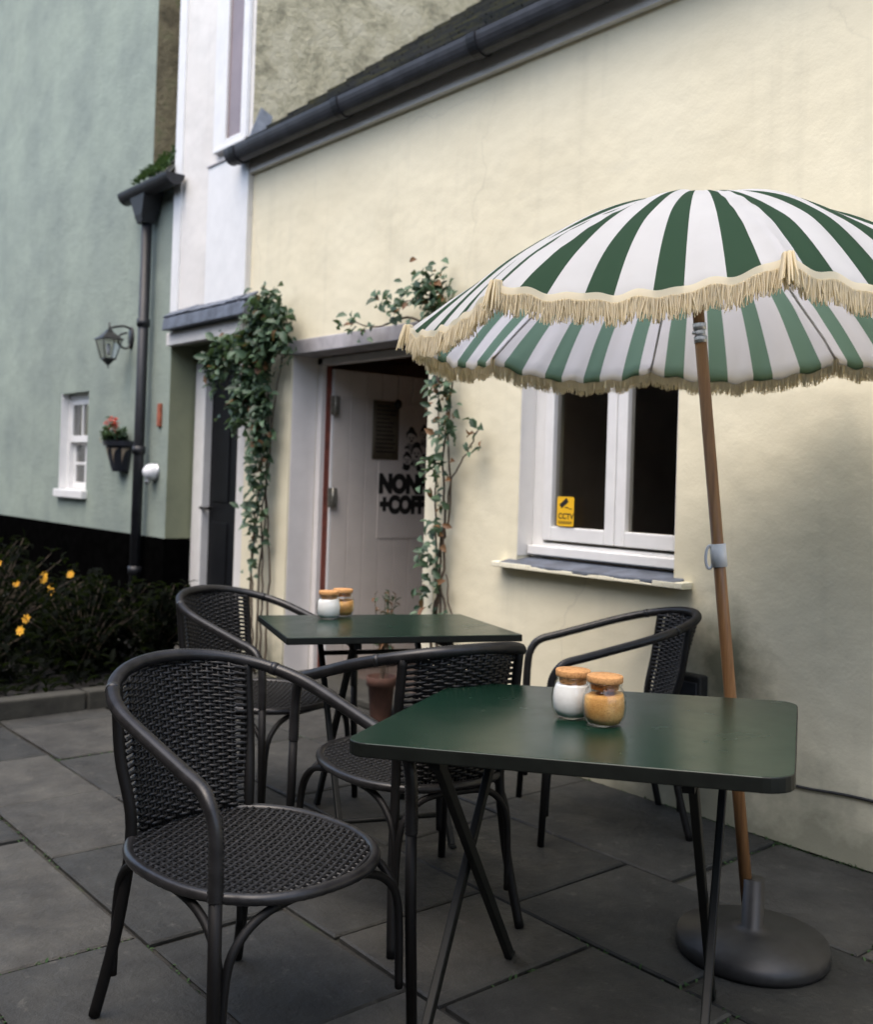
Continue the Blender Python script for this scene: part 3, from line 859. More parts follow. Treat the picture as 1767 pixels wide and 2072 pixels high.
for i in range(12):
    z = 1.72 - i * .027
    ln.box(.31, .31 + rnd.uniform(.10, .155), -.0335, -.0330, z - .004, z + .004)
ln.build('print', M['black_ink'], nt_)
cl = MB(); cl.lathe([(0, .02), (.022, .015), (.026, 0), (0, 0)], seg=12)
clo = cl.build('clip', M['black_metal'], nt_, loc=(.475, -.031, 1.74)); clo.rotation_euler = (pi / 2, 0, 0); clo.scale = (1, 1.3, 1)

# cctv sticker on the window ---------------------------------------------
cs = thing('security_sticker', 'small yellow CCTV warning sticker in lower left corner of window pane', 'sticker', (-3.183, FY - .024, 1.072))
stp = MB(); n = 5; w_, h_, r_c = .102, .134, .010
poly = []
for (cx_, cz_, a0) in ((w_ - r_c, r_c, -pi / 2), (w_ - r_c, h_ - r_c, 0), (r_c, h_ - r_c, pi / 2), (r_c, r_c, pi)):
    for i in range(n + 1):
        a = a0 + pi / 2 * i / n; poly.append((cx_ + r_c * cos(a), cz_ + r_c * sin(a)))
stp.prism(poly, .0, .0012)
stp.build('vinyl', M['yellow_sticker'], cs)
text_mesh('lettering', 'CCTV', M['black_ink'], cs, .036, Matrix.Translation((.009, -.0006, .034)) @ Matrix.Rotation(pi / 2, 4, 'X'), offset=.0008, extrude=.0003, sx=.98)
ic = MB()
ux = Vector((.80, 0, .60)); uz = Vector((-.60, 0, .80)); uy = Vector((0, 1, 0))
ic.obox((.042, -.0006, .105), ux, uy, uz, .026, .0005, .011)
ic.build('camera_symbol', M['black_ink'], cs)
for (x0, x1, z0, z1) in ((.049, .071, .083, .087), (.072, .090, .0785, .0815), (.008, .094, .020, .0222), (.012, .090, .013, .016)):
    bx('print_line', M['black_ink'], cs, x0, x1, -.001, -.0002, z0, z1, bevel=0)

# ------------------------------------------------------------------ tables
def rrect(w_, d_, r, n=6):
    out = []
    for (sx, sy, a0) in ((1, -1, -pi / 2), (1, 1, 0), (-1, 1, pi / 2), (-1, -1, pi)):
        cx_, cy_ = sx * (w_ / 2 - r), sy * (d_ / 2 - r)
        for i in range(n + 1):
            a = a0 + pi / 2 * i / n
            out.append((cx_ + r * cos(a), cy_ + r * sin(a)))
    return out
def table(label, x, y, rz, w_, d_, rc, th, tx, ty, inset, H=.73):
    t = thing('cafe_table', label, 'table', (x, y, 0), rz, 'green folding cafe tables')
    tp = MB(); tp.prism(rrect(w_, d_, rc), -th, 0, plane='xy', mi=1); tp.mi[1] = 0
    o = tp.build('tabletop', [M['green'], M['table_edge']], t, bevel=.003, bseg=3)
    o.location = (0, 0, H); o.rotation_euler = (ty, -tx, 0)
    zt = lambda a, b: H + tx * a + ty * b - th
    rl = MB()
    for sx in (-1, 1):
        a = sx * (w_ / 2 - inset - .03)
        rl.obox((a, 0, zt(a, 0) - .013), Vector((1, 0, tx)).normalized(), Vector((0, 1, ty)).normalized(), Vector((-tx, -ty, 1)).normalized(), .012, d_ / 2 - .05, .0125)
    rl.build('rail', M['table_leg'], t)
    for sx in (-1, 1):
        for k_, s_ in enumerate((1, -1)):
            a = sx * (w_ / 2 - inset) - .024 * sx * k_
            y0, y1 = s_ * (d_ / 2 - .09), -s_ * (d_ / 2 - .05)
            m_ = MB()
            top = Vector((a, y0, zt(a, y0) - .02)); bot = Vector((a, y1, .006))
            dv = (bot - top); L = dv.length; dv.normalize(); sd = Vector((1, 0, 0)); up = dv.cross(sd).normalized()
            m_.obox((top + bot) / 2, dv, sd, up, L / 2, .009, .015)
            m_.obox(bot + Vector((0, 0, .003)), Vector((1, 0, 0)), Vector((0, 1, 0)), Vector((0, 0, 1)), .011, .02, .005)
            m_.build('leg', M['table_leg'], t, bevel=.003)
    for yy, zz in ((d_ / 2 - .09 - .06, .60), (-(d_ / 2 - .05) + .05, .10)):
        cb = MB()
        cb.tube([(-(w_ / 2 - inset) + .01, yy, zz), (w_ / 2 - inset - .01, yy, zz)], .009, 8)
        cb.build('stretcher', M['table_leg'], t)
    return t
near = dict(x=-1.531, y=-1.570, rz=.520, tx=.041, ty=-.013)
far = dict(x=-2.946, y=-1.083, rz=1.184, tx=-.005, ty=-.026)
table('nearest dark green table with rounded corners at right front', near['x'], near['y'], near['rz'], .889, .763, .055, .030, near['tx'], near['ty'], .16)
table('dark green square-cornered table further back by the open door', far['x'], far['y'], far['rz'], .825, .653, .008, .024, far['tx'], far['ty'], .22)
def on_table(T, a, b):
    c_, s_ = cos(T['rz']), sin(T['rz'])
    return (T['x'] + c_ * a - s_ * b, T['y'] + s_ * a + c_ * b, .73 + T['tx'] * a + T['ty'] * b + .0008)

# ------------------------------------------------------------------ jars
def jar(label, loc, fill, fillmat, rz, tilt, sc=1.0):
    t = thing('sugar_jar', label, 'jar', loc, rz, 'corked sugar jars on the tables')
    t.scale = (sc * 1.13, sc * 1.13, sc * 1.12)
    out = [(0, 0), (.027, 0), (.034, .004), (.0412, .018), (.0430, .037), (.0415, .056), (.0370, .069), (.0330, .075), (.0325, .078), (.0345, .081), (.0345, .084), (.031, .0845)]
    inn = [(.0295, .084), (.0300, .077), (.0345, .067), (.0390, .055), (.0403, .037), (.0384, .019), (.031, .0045), (.0, .0038)]
    g_ = MB(); g_.lathe(out + inn, seg=40); g_.build('glass', M['jar_glass'], t)
    c_ = MB(); ci = [(0, .0042), (.0304, .0050), (.0379, .0190), (.0398, .037), (.0385, .055), (.0345, .066)]
    prof = [p for p in ci if p[1] < fill]
    rr = ci[len(prof) - 1][0] if len(prof) == len(ci) else ci[len(prof) - 1][0] + (ci[len(prof)][0] - ci[len(prof) - 1][0]) * (fill - ci[len(prof) - 1][1]) / (ci[len(prof)][1] - ci[len(prof) - 1][1])
    n = 36; vs = []; fs = []
    prof2 = prof + [(rr - .0004, fill), (rr * .6, fill + .0015), (.0, fill + .001)]
    c_.lathe(prof2, seg=n)
    for i in range(len(prof) * n, len(c_.v)):
        x, y, z = c_.v[i]; c_.v[i] = (x, y, z + tilt * x + .0012 * sin(x * 190) * cos(y * 170))
    c_.build('sugar', fillmat, t)
    l_ = MB(); l_.lathe([(0, .071), (.0272, .071), (.0288, .0848), (.0350, .0848), (.0357, .086), (.0357, .0962), (.0348, .0975), (0, .0980)], seg=36)
    l_.build('cork_lid', M['cork'], t)
    return t
def world_rz(v): return v
jar('glass jar of white sugar with cork lid on the nearest table', on_table(near, -.044, .012), .068, M['sugar'], 0, .03)
jar('glass jar of brown sugar with cork lid on the nearest table', on_table(near, .040, -.044), .060, M['brown_sugar'], radians(50), .09)
jar('glass jar of white sugar with cork lid on the further table', on_table(far, -.166, .195), .068, M['sugar'], 1, .04, .96)
jar('glass jar of brown sugar with cork lid on the further table', on_table(far, -.091, .285), .054, M['brown_sugar'], 2, .1, .96)

# ------------------------------------------------------------------ chairs
ZB, ZA, CA, CW, XF, WF = .792, .640, .292, .264, .240, .268
SX, SZ, SRX, SRY = .064, .412, .276, .244
def hoop_z(x): return ZB - (ZB - ZA) * (x + CA) / (XF + CA)
def hoop_at(phi):   # phi in degrees, -90..90 about the back
    p = radians(phi)
    return Vector((-CA * max(cos(p), 0) ** .9, CW * sin(p), hoop_z(-CA * max(cos(p), 0) ** .9)))
def chair():
    t = thing('rattan_chair', '', 'chair', (0, 0, 0), 0, 'dark woven cafe chairs')
    pts = []
    for s_ in (1,):
        for q in (0, .25, .5, .75): pts.append(Vector((XF * (1 - q), (WF + (CW - WF) * q), hoop_z(XF * (1 - q)))))
    for ph in range(90, -91, -10): pts.append(hoop_at(ph))
    for q in (.25, .5, .75, 1): pts.append(Vector((XF * q, -(CW + (WF - CW) * q), hoop_z(XF * q))))
    # front bends
    def bend(sgn):
        return [Vector((XF + .030, sgn * (WF + .002), ZA - .022)), Vector((XF + .050, sgn * WF, ZA - .062)), Vector((XF + .056, sgn * WF, ZA - .12)), Vector((XF + .058, sgn * WF, ZA - .2))]
    full = list(reversed(bend(1))) + pts + bend(-1)
    sp = smooth_path(full, 10)
    # resample finely for the wrapped cane ridges
    L = [0]
    for a, b in zip(sp[:-1], sp[1:]): L.append(L[-1] + (b - a).length)
    step = .0040; N_ = int(L[-1] / step); out = []; i = 0
    for k_ in range(N_ + 1):
        d = k_ * L[-1] / N_
        while i < len(L) - 2 and L[i + 1] < d: i += 1
        f = (d - L[i]) / max(L[i + 1] - L[i], 1e-9)
        out.append(sp[i].lerp(sp[i + 1], f))
    rad = [.0150 + (.0016 if k_ % 2 else -.0010) for k_ in range(N_ + 1)]
    h_ = MB(); h_.tube(out, rad, 10); h_.build('arm_hoop', M['rattan'], t)
    # seam collars
    for ph in (58, -58):
        sc_ = MB(); p = hoop_at(ph); q = hoop_at(ph + 3); sc_.tube([p, q], .0168, 12)
        sc_.build('collar', M['rattan'], t)
    for s_ in (1, -1):
        m_ = MB(); m_.tube([(XF + .058, s_ * WF, ZA - .18), (XF + .062, s_ * WF, .3), (XF + .075, s_ * (WF + .004), .004)], [.0135, .0135, .0125], 10)
        m_.build('leg', M['chair_metal'], t)
        m_ = MB(); ht = hoop_at(s_ * 44)
        m_.tube(smooth_path([ht - Vector((0, 0, .005)), (-.195, s_ * .182, .60), (-.165, s_ * .165, .44), (-.185, s_ * .178, .22), (-.235, s_ * .20, .004)], 6), .0135, 10)
        m_.build('leg', M['chair_metal'], t)
    # braces: inverted U arches under the seat
    def arch(p, q, name='leg_brace'):
        p = Vector(p); q = Vector(q); m_ = MB(); d = q - p
        path = [p, p + d * .02 + Vector((0, 0, .18)), p + d * .09 + Vector((0, 0, .25)), p + d * .24 + Vector((0, 0, .286)), p + d * .5 + Vector((0, 0, .292)),
                p + d * .76 + Vector((0, 0, .286)), p + d * .91 + Vector((0, 0, .25)), q - d * .02 + Vector((0, 0, .18)), q]
        m_.tube(smooth_path(path, 6), .0095, 8); m_.build(name, M['chair_metal'], t)
    FL, FR, BL, BR = (XF + .055, WF - .022, .10), (XF + .055, -WF + .022, .10), (-.200, .178, .10), (-.200, -.178, .10)
    arch(FL, FR); arch(FL, BL); arch(FR, BR); arch(BL, BR)
    # seat rim
    m_ = MB(); N_ = 160
    def seatp(a):
        return Vector((SX + SRX * (abs(cos(a)) ** .85) * (1 if cos(a) > 0 else -1), SRY * (abs(sin(a)) ** .85) * (1 if sin(a) > 0 else -1), SZ))
    m_.tube([seatp(2 * pi * i / N_) for i in range(N_)], [.0125 + (.0007 if i % 2 else 0) for i in range(N_)], 8, closed=True)
    m_.build('seat_rim', M['rattan'], t)
    # seat weave
    w_ = MB(); pit = .0105; nx = int(SRX / pit)
    def halfw(x):  # half width in y at local x offset
        c_ = min(1, abs(x) / SRX); return SRY * (max(0, 1 - c_ ** 2.35)) ** (1 / 2.35)
    ribs = .021
    dish = lambda x, y: SZ + .002 - .012 * (1 - min(1, (x / SRX) ** 2 + (y / SRY) ** 2))
    for i in range(-nx, nx + 1):
        x = i * pit; hw = halfw(x) - .004
        if hw < .03: continue
        n = max(4, int(2 * hw / (ribs / 2))); pts_ = []
        for j in range(n + 1):
            y = -hw + 2 * hw * j / n
            pts_.append((SX + x, y, dish(x, y) + rnd.gauss(0, .0005) + .0036 * cos(pi * y / ribs + (pi if i % 2 else 0))))
        w_.tube(pts_, .0053, 5, flat=.8)
    ny = int(SRY / ribs)
    for j in range(-ny, ny + 1):
        y = j * ribs; c_ = min(1, abs(y) / SRY); hx = SRX * (max(0, 1 - c_ ** 2.35)) ** (1 / 2.35) - .004
        if hx < .03: continue
        w_.tube([(SX - hx + 2 * hx * q / 8, y, dish(-hx + 2 * hx * q / 8, y)) for q in range(9)], .004, 5)
    w_.build('seat', M['rattan_weave'], t)
    # back panel weave between the two uprights
    b_ = MB()
    def backp(s_, z):   # s_ -1..1 across, z height
        k_ = (z - .42) / (.77 - .42)
        xe = -.165 - .045 * k_; ye = .160 + .018 * k_
        bow = .030 + .055 * k_
        return Vector((xe - bow * cos(s_ * pi / 2), ye * s_, z))
    def top_z(s_):
        return ZB - .012 - .018 * abs(s_) ** 2
    nr = 13; rows = 44
    for i in range(rows):
        n = 60; pts_ = []
        for j in range(n + 1):
            s_ = -1 + 2 * j / n
            z = .424 + (top_z(s_) - .424) * (i + .5) / rows
            edge = abs(s_) > .84
            amp = .0042 * cos(s_ * .5 * (nr - 1) / .80 * pi + (pi if i % 2 else 0)) if not edge else 0
            if edge: z += (.0030 if i % 2 == 0 else -.0030)
            p = backp(s_, z + rnd.gauss(0, .0005)); p.x += amp + rnd.gauss(0, .0005)
            pts_.append(p)
        b_.tube(pts_, .0045, 5)
    for j in range(nr):
        s_ = -.80 + 1.60 * j / (nr - 1)
        b_.tube([backp(s_, .42 + (top_z(s_) - .42) * q / 8) for q in range(9)], .005, 6)
    # finer upright canes that close the mesh in the middle of the panel
    for j in range(nr - 1):
        s_ = -.80 + 1.60 * (j + .5) / (nr - 1)
        b_.tube([backp(s_, .42 + (top_z(s_) - .42) * q / 8) for q in range(9)], .0035, 5)
    b_.build('backrest', M['rattan_weave'], t)
    return t
ch = chair()
poses = [(-2.078, -2.163, .135, 'nearest dark woven chair at left front facing the rounded green table'),
         (-3.471, -1.321, .304, 'dark woven chair beside flower bed, at left end of the further table'),
         (-2.302, -1.428, 2.965, 'middle dark woven chair squeezed between the two green tables'),
         (-2.472, -.337, 4.069, 'dark woven chair backed against the cream wall under the window')]
for i, (x, y, rz, lab) in enumerate(poses):
    if i == 0:
        ch.location = (x, y, 0); ch.rotation_euler = (0, 0, rz); ch['label'] = lab
    else:
        c2 = dup(ch, (x, y, 0), rz, lab)
        if i == 2: c2.scale = (1.026, 1.026, 1.026)
        else: c2.scale = (1, 1, 1)
ch.scale = (1.015, 1.015, 1.012)

# ------------------------------------------------------------------ parasol
um = thing('parasol', 'green and white striped parasol with cream fringe on a leaning wooden pole', 'parasol', (-1.55, -.849, 0))
ax = Vector((-.094, -.053, 1.0)).normalized()
nrm = Vector((-.032, -.004, .999)).normalized()
hub = Vector((-.094, -.053, 1.0)) * 1.716           # relative to base
RR, HH, PH0 = .82, .367, 3.181
e1 = Vector((0, 1, 0)).cross(nrm).normalized(); e2 = nrm.cross(e1)
NP, NC, NR_ = 8, 56, 30        # panels, columns per panel, rows
def can(th, t):
    """th: angle, t: 0 apex .. 1 rim, 1..1.06 skirt"""
    k_ = ((th - PH0) / (2 * pi / NP)) % 1.0
    mid = sin(pi * k_)                       # 0 on the ribs, 1 mid panel
    poly = cos(pi / NP) / cos((k_ - .5) * 2 * pi / NP)
    tt = min(t, 1.0)
    r = RR * (poly + (1 - poly) * .35 * tt ** 3) * tt
    sk = max(0, (tt - .68) / .32)
    z = HH * (1 - tt ** 1.6) + .022 * mid * sin(pi * tt)
    z -= .050 * mid ** .7 * sk ** 2
    r -= .012 * mid * sk ** 3
    if t > 1: z -= (t - 1) * RR; 
    edge_ = max(0, 1 - min(k_, 1 - k_) * 9)
    wr = .0035 * sin(th * 37 + t * 5) * tt + .0045 * edge_ * sin(t * 46 + th * 3) * sin(pi * min(t, 1)) + .0030 * sin(th * 61 + 3 * sin(t * 9)) * tt ** 3 + .006 * sin(th * 11.3 + t * 7) * sin(pi * tt) * mid
    return hub + e1 * (r * cos(th)) + e2 * (r * sin(th)) + nrm * (z + wr)
cv = MB(); NT_ = NP * NC; rowsT = [i / NR_ for i in range(NR_ + 1)] + [1.022]
vs = [can(PH0 + 2 * pi * j / NT_, max(t, .012)) for t in rowsT for j in range(NT_)]
for i in range(len(rowsT) - 1):
    for j in range(NT_):
        j2 = (j + 1) % NT_
        c_ = j % NC
        # four green stripes a panel, white over the ribs
        g_ = ((c_ + .5) / NC * 4 + .0) % 1.0
        mi = 1 if .30 < g_ < .70 else 0
        cv.f.append((i * NT_ + j, i * NT_ + j2, (i + 1) * NT_ + j2, (i + 1) * NT_ + j)); cv.mi.append(mi); cv.sm.append(True)
cv.v = [tuple(p) for p in vs]
cano = cv.build('canopy', [M['cloth_white'], M['cloth_green']], um)
cap = MB(); cap.lathe([(.0, .028), (.007, .026), (.011, .018), (.009, .010), (.026, .003), (.04, -.006), (.04, -.012)], seg=16)
co_ = cap.build('finial', M['cloth_white'], um); co_.location = hub + nrm * HH; co_.rotation_euler = nrm.to_track_quat('Z', 'Y').to_euler()
# fringe, one length per panel
for p in range(NP):
    fg = MB(); n = 120; outer = []
    for i in range(n + 1):
        th = PH0 + 2 * pi / NP * (p + i / n)
        q = can(th, 1.0); rad_ = (e1 * cos(th) + e2 * sin(th))
        outer.append((q, rad_))
    band_t = []; band_b = []
    for i, (q, rd) in enumerate(outer):
        band_t.append(q + rd * .004 + nrm * .006); band_b.append(q + rd * .007 - nrm * .014 + Vector((0, 0, .0015 * sin(i * 2.1))))
    fg.add(band_t + band_b, [(i, i + 1, n + 2 + i, n + 1 + i) for i in range(n)], 0, True)
    bk = [q_ + rd_ * .0055 - nrm * .012 for q_, rd_ in outer] + [q_ + rd_ * (.0055 + .0015 * sin(i * 1.3)) - nrm * .012 - Vector((0, 0, .030 + .004 * sin(i * 2.7) + rnd.uniform(0, .005))) for i, (q_, rd_) in enumerate(outer)]
    fg.add(bk, [(i, i + 1, n + 2 + i, n + 1 + i) for i in range(n)], 0, True)
    for i in range(n):
        for sub in (.0, .2, .4, .6, .8):
            q, rd = outer[i]; q2 = outer[i + 1][0]
            b0 = q.lerp(q2, sub + rnd.uniform(-.1, .1)) + rd * rnd.uniform(.004, .009) - nrm * .010
            tg = (q2 - q).normalized()
            clump = sin(i * .9 + p) * .004
            Ls = rnd.uniform(.042, .056)
            sway = tg * (rnd.gauss(0, .006) + clump) + rd * rnd.gauss(0, .005)
            pts_ = [b0, b0 + sway * .45 - Vector((0, 0, Ls * .5)), b0 + sway - Vector((0, 0, Ls))]
            fg.tube(pts_, [.0017, .0017, .0011], 3, caps=False)
    # tuft at the rib tip
    q, rd = outer[0]
    for i in range(26):
        a = rnd.uniform(0, 2 * pi)
        d = rd * rnd.uniform(0, .014) + e1 * cos(a) * .008 + e2 * sin(a) * .008
        b0 = q + d + nrm * .010
        fg.tube([b0, b0 + d * .6 - Vector((0, 0, .03)), b0 + d * 1.2 - Vector((0, 0, rnd.uniform(.055, .075)))], [.003, .0028, .0015], 4, caps=False)
    fg.build('fringe', M['fringe'], um)
# ribs and stretchers underneath
runner = hub + ax * (.27)
for p in range(NP):
    th = PH0 + 2 * pi / NP * p
    m_ = MB(); m_.tube([can(th, max(t, .03)) - nrm * .010 for t in [i / 10 for i in range(11)]], .0042, 6)
    rb = m_.build('rib', M['steel'], um)
    m_ = MB(); m_.tube([runner + (e1 * cos(th) + e2 * sin(th)) * .02, can(th, .28) - nrm * .012], .0038, 6)
    m_.build('strut', M['steel'], rb)
m_ = MB(); m_.tube([ax * .02, ax * 1.69], .0170, 16); m_.build('pole', M['wood'], um)
m_ = MB(); m_.tube([ax * 1.735, hub + ax * (HH - .02)], .0165, 16); m_.build('pole', M['wood'], um)
m_ = MB(); m_.tube([ax * 1.69, ax * 1.735], .0150, 16); m_.tube([ax * 1.684, ax * 1.703], .0185, 16); m_.tube([ax * 1.722, ax * 1.74], .0185, 16)
sd_ = Vector((-.6, -.8, 0)); m_.tube([ax * 1.712, ax * 1.712 + sd_ * .022], .005, 8)
m_.build('pole_joint', M['steel'], um)
m_ = MB(); m_.tube([runner - ax * .05, runner + ax * .02], .024, 16); m_.build('runner', M['black_metal'], um)
m_ = MB(); zc = 1.085
m_.tube([ax * (zc - .032), ax * (zc + .032)], .0225, 20)
rr_ = -R_.copy(); rr_.z = 0; rr_.normalize()
mo_ = MB(); up_ = Vector((0, 0, 1))
ring = [ax * zc + rr_ * (.014 + .022 * (1 + cos(a)) * .5) + up_ * (.032 * sin(a) - .006) for a in [2 * pi * i / 28 for i in range(28)]]
m_.tube(ring, .0042, 8, closed=True)
m_.build('hook_clip', M['white_plastic'], um)
m_ = MB(); m_.lathe([(0, .0), (.20, .0), (.205, .012), (.20, .045), (.06, .065), (.03, .075), (.03, .20), (0.0, .20)], seg=36)
m_.build('base', M['black_metal'], um)

# ------------------------------------------------------------------ climbers
def climber(name, label, stems, clumps, brown=.08, seed=1, leafL=(.035, .10)):
    r2 = random.Random(seed)
    t = thing(name, label, 'climber', stems[0][0])
    base = Vector(stems[0][0])
    for st in stems:
        m_ = MB(); sp = smooth_path([Vector(p) - base for p in st], 7)
        sp = [p + Vector((r2.gauss(0, .005), r2.gauss(0, .003), 0)) for p in sp]
        n = len(sp); m_.tube(sp, [.008 * (1 - .65 * i / n) for i in range(n)], 6)
        m_.build('stem', M['stem'], t)
    fm_ = MB()
    for (x, z, rx, rz_, yv, cnt) in clumps:
        for i in range(int(cnt * (1.2 if brown < .1 else .9))):
            g1, g2_ = max(-1.5, min(1.5, r2.gauss(0, .55))), max(-1.5, min(1.5, r2.gauss(0, .55)))
            y_ = yv - abs(r2.gauss(0, .05)); y_ = min(y_, -.02)
            p = Vector((x + rx * g1, y_, z + rz_ * g2_)) - base
            d = Vector((r2.uniform(-1, 1), r2.uniform(-1.2, .1), r2.uniform(-.9, .6)))
            Ln = r2.uniform(*leafL)
            up = Vector((r2.uniform(-.5, .5), -1 + r2.uniform(-.3, .3), r2.uniform(.2, 1.2)))
            fm_.leaf(p, d, up, Ln, Ln * r2.uniform(.5, .68), 1 if r2.random() < brown else 0)
    fm_.build('foliage', [M['leaf'], M['leaf_brown']], t)
    return t
L_st = [[(-5.62, -.05, 0), (-5.60, -.05, .58), (-5.56, -.04, 1.1), (-5.56, -.05, 1.7), (-5.55, -.07, 2.2), (-5.50, -.07, 2.40)],
        [(-5.56, -.05, 0), (-5.54, -.06, .5), (-5.59, -.05, 1.0), (-5.50, -.06, 1.5), (-5.60, -.08, 2.0), (-5.9, -.12, 2.12)],
        [(-5.66, -.06, 0), (-5.69, -.06, .6), (-5.63, -.05, 1.2), (-5.66, -.06, 1.75), (-5.85, -.12, 1.95), (-6.0, -.13, 1.8)],
        [(-5.52, -.04, .02), (-5.50, -.04, .7), (-5.56, -.05, 1.3), (-5.44, -.05, 1.9), (-5.36, -.05, 2.25)],
        [(-5.60, -.07, .02), (-5.63, -.08, .45), (-5.66, -.07, .9), (-5.58, -.07, 1.35)]]
L_cl = [(-5.50, 2.26, .14, .13, -.07, 260), (-5.40, 2.12, .16, .14, -.07, 260), (-5.62, 2.05, .16, .14, -.09, 260), (-5.85, 2.03, .15, .10, -.13, 150), (-5.98, 1.95, .10, .10, -.15, 80),
        (-5.62, 1.82, .14, .16, -.08, 240), (-5.72, 1.68, .12, .12, -.10, 110), (-5.52, 1.62, .08, .16, -.06, 90), (-5.53, 1.40, .06, .14, -.06, 70), (-5.55, 1.20, .06, .12, -.06, 40), (-5.57, 1.02, .07, .10, -.06, 30),
        (-5.56, .85, .07, .10, -.06, 16), (-5.58, .65, .05, .08, -.06, 8)]
climber('climbing_plant', 'dense leafy climber on cream wall left of the doorway, overhanging the slate canopy', L_st, L_cl, .06, 3)
R_st = [[(-3.86, -.04, 0), (-3.87, -.04, .6), (-3.88, -.05, .85), (-3.80, -.04, 1.1), (-3.83, -.04, 1.5), (-3.84, -.05, 1.9), (-3.90, -.06, 2.25)],
        [(-3.83, -.05, 0), (-3.84, -.05, .62), (-3.82, -.05, .95), (-3.86, -.04, 1.35), (-3.80, -.05, 1.8), (-3.85, -.07, 2.15), (-4.25, -.08, 2.19)],
        [(-3.90, -.05, .0), (-3.90, -.04, .5), (-3.85, -.05, .75), (-3.84, -.05, 1.0), (-3.78, -.05, 1.25), (-3.66, -.05, 1.42), (-3.58, -.06, 1.52)],
        [(-3.80, -.05, .0), (-3.79, -.05, .55), (-3.86, -.05, .8), (-3.90, -.05, 1.2), (-3.88, -.06, 1.7)],
        [(-3.84, -.06, 1.9), (-4.1, -.07, 2.10), (-4.4, -.08, 2.08), (-4.62, -.08, 2.13)],
        [(-3.72, -.05, .0), (-3.74, -.05, .5), (-3.80, -.05, .8)]]
R_cl = [(-3.83, 1.72, .07, .12, -.05, 60), (-3.80, 1.52, .07, .10, -.05, 45), (-3.84, 1.34, .07, .08, -.05, 36), (-3.82, 1.20, .05, .08, -.05, 16), (-3.82, 1.03, .05, .09, -.05, 22), (-3.87, .88, .07, .08, -.05, 26), (-3.88, .72, .07, .06, -.05, 22),
        (-3.60, 1.44, .05, .05, -.05, 9), (-3.58, 1.52, .03, .04, -.05, 6), (-3.93, 2.22, .10, .10, -.06, 110), (-3.84, 2.14, .10, .10, -.06, 90), (-4.18, 2.16, .10, .06, -.07, 34), (-4.30, 2.22, .06, .05, -.07, 14), (-4.60, 2.12, .05, .06, -.07, 16), (-4.48, 2.06, .07, .04, -.07, 14), (-3.85, .62, .06, .06, -.05, 14)]
climber('climbing_plant', 'sparse twining climber with bare stems between the doorway and the window', R_st, R_cl, .16, 5, (.045, .075))

# potted plant by the door ---------------------------------------------
pp = thing('potted_plant', 'reddish leafy plant in terracotta pot at the foot of the open doorway', 'potted plant', (-4.22, -.11, 0))
pp.scale = (.60, .60, .92)
m_ = MB(); m_.lathe([(0, 0), (.085, 0), (.09, .01), (.115, .20), (.13, .20), (.135, .25), (.122, .25), (.11, .21), (0, .21)], seg=28); m_.build('pot', M['terracotta'], pp)
fo = MB(); st = MB()
for i in range(14):
    a = rnd.uniform(0, 2 * pi); hgt = rnd.uniform(.25, .56); r = rnd.uniform(.02, .13)
    path = smooth_path([(rnd.gauss(0, .02), rnd.gauss(0, .02), .2), (r * .5 * cos(a), r * .5 * sin(a), .2 + hgt * .6), (r * cos(a), min(r * sin(a), .12), .2 + hgt)], 4)
    st.tube(path, .003, 5)
    for q in path[3:]:
        for w2 in range(2):
            fo.leaf(q, Vector((rnd.uniform(-1, 1), rnd.uniform(-1, 1), rnd.uniform(-.2, .8))), Vector((0, 0, 1)), rnd.uniform(.05, .085), .026, 0 if rnd.random() < .55 else 1)
st.build('stem', M['stem'], pp); fo.build('foliage', [M['leaf_brown'], M['leaf']], pp)

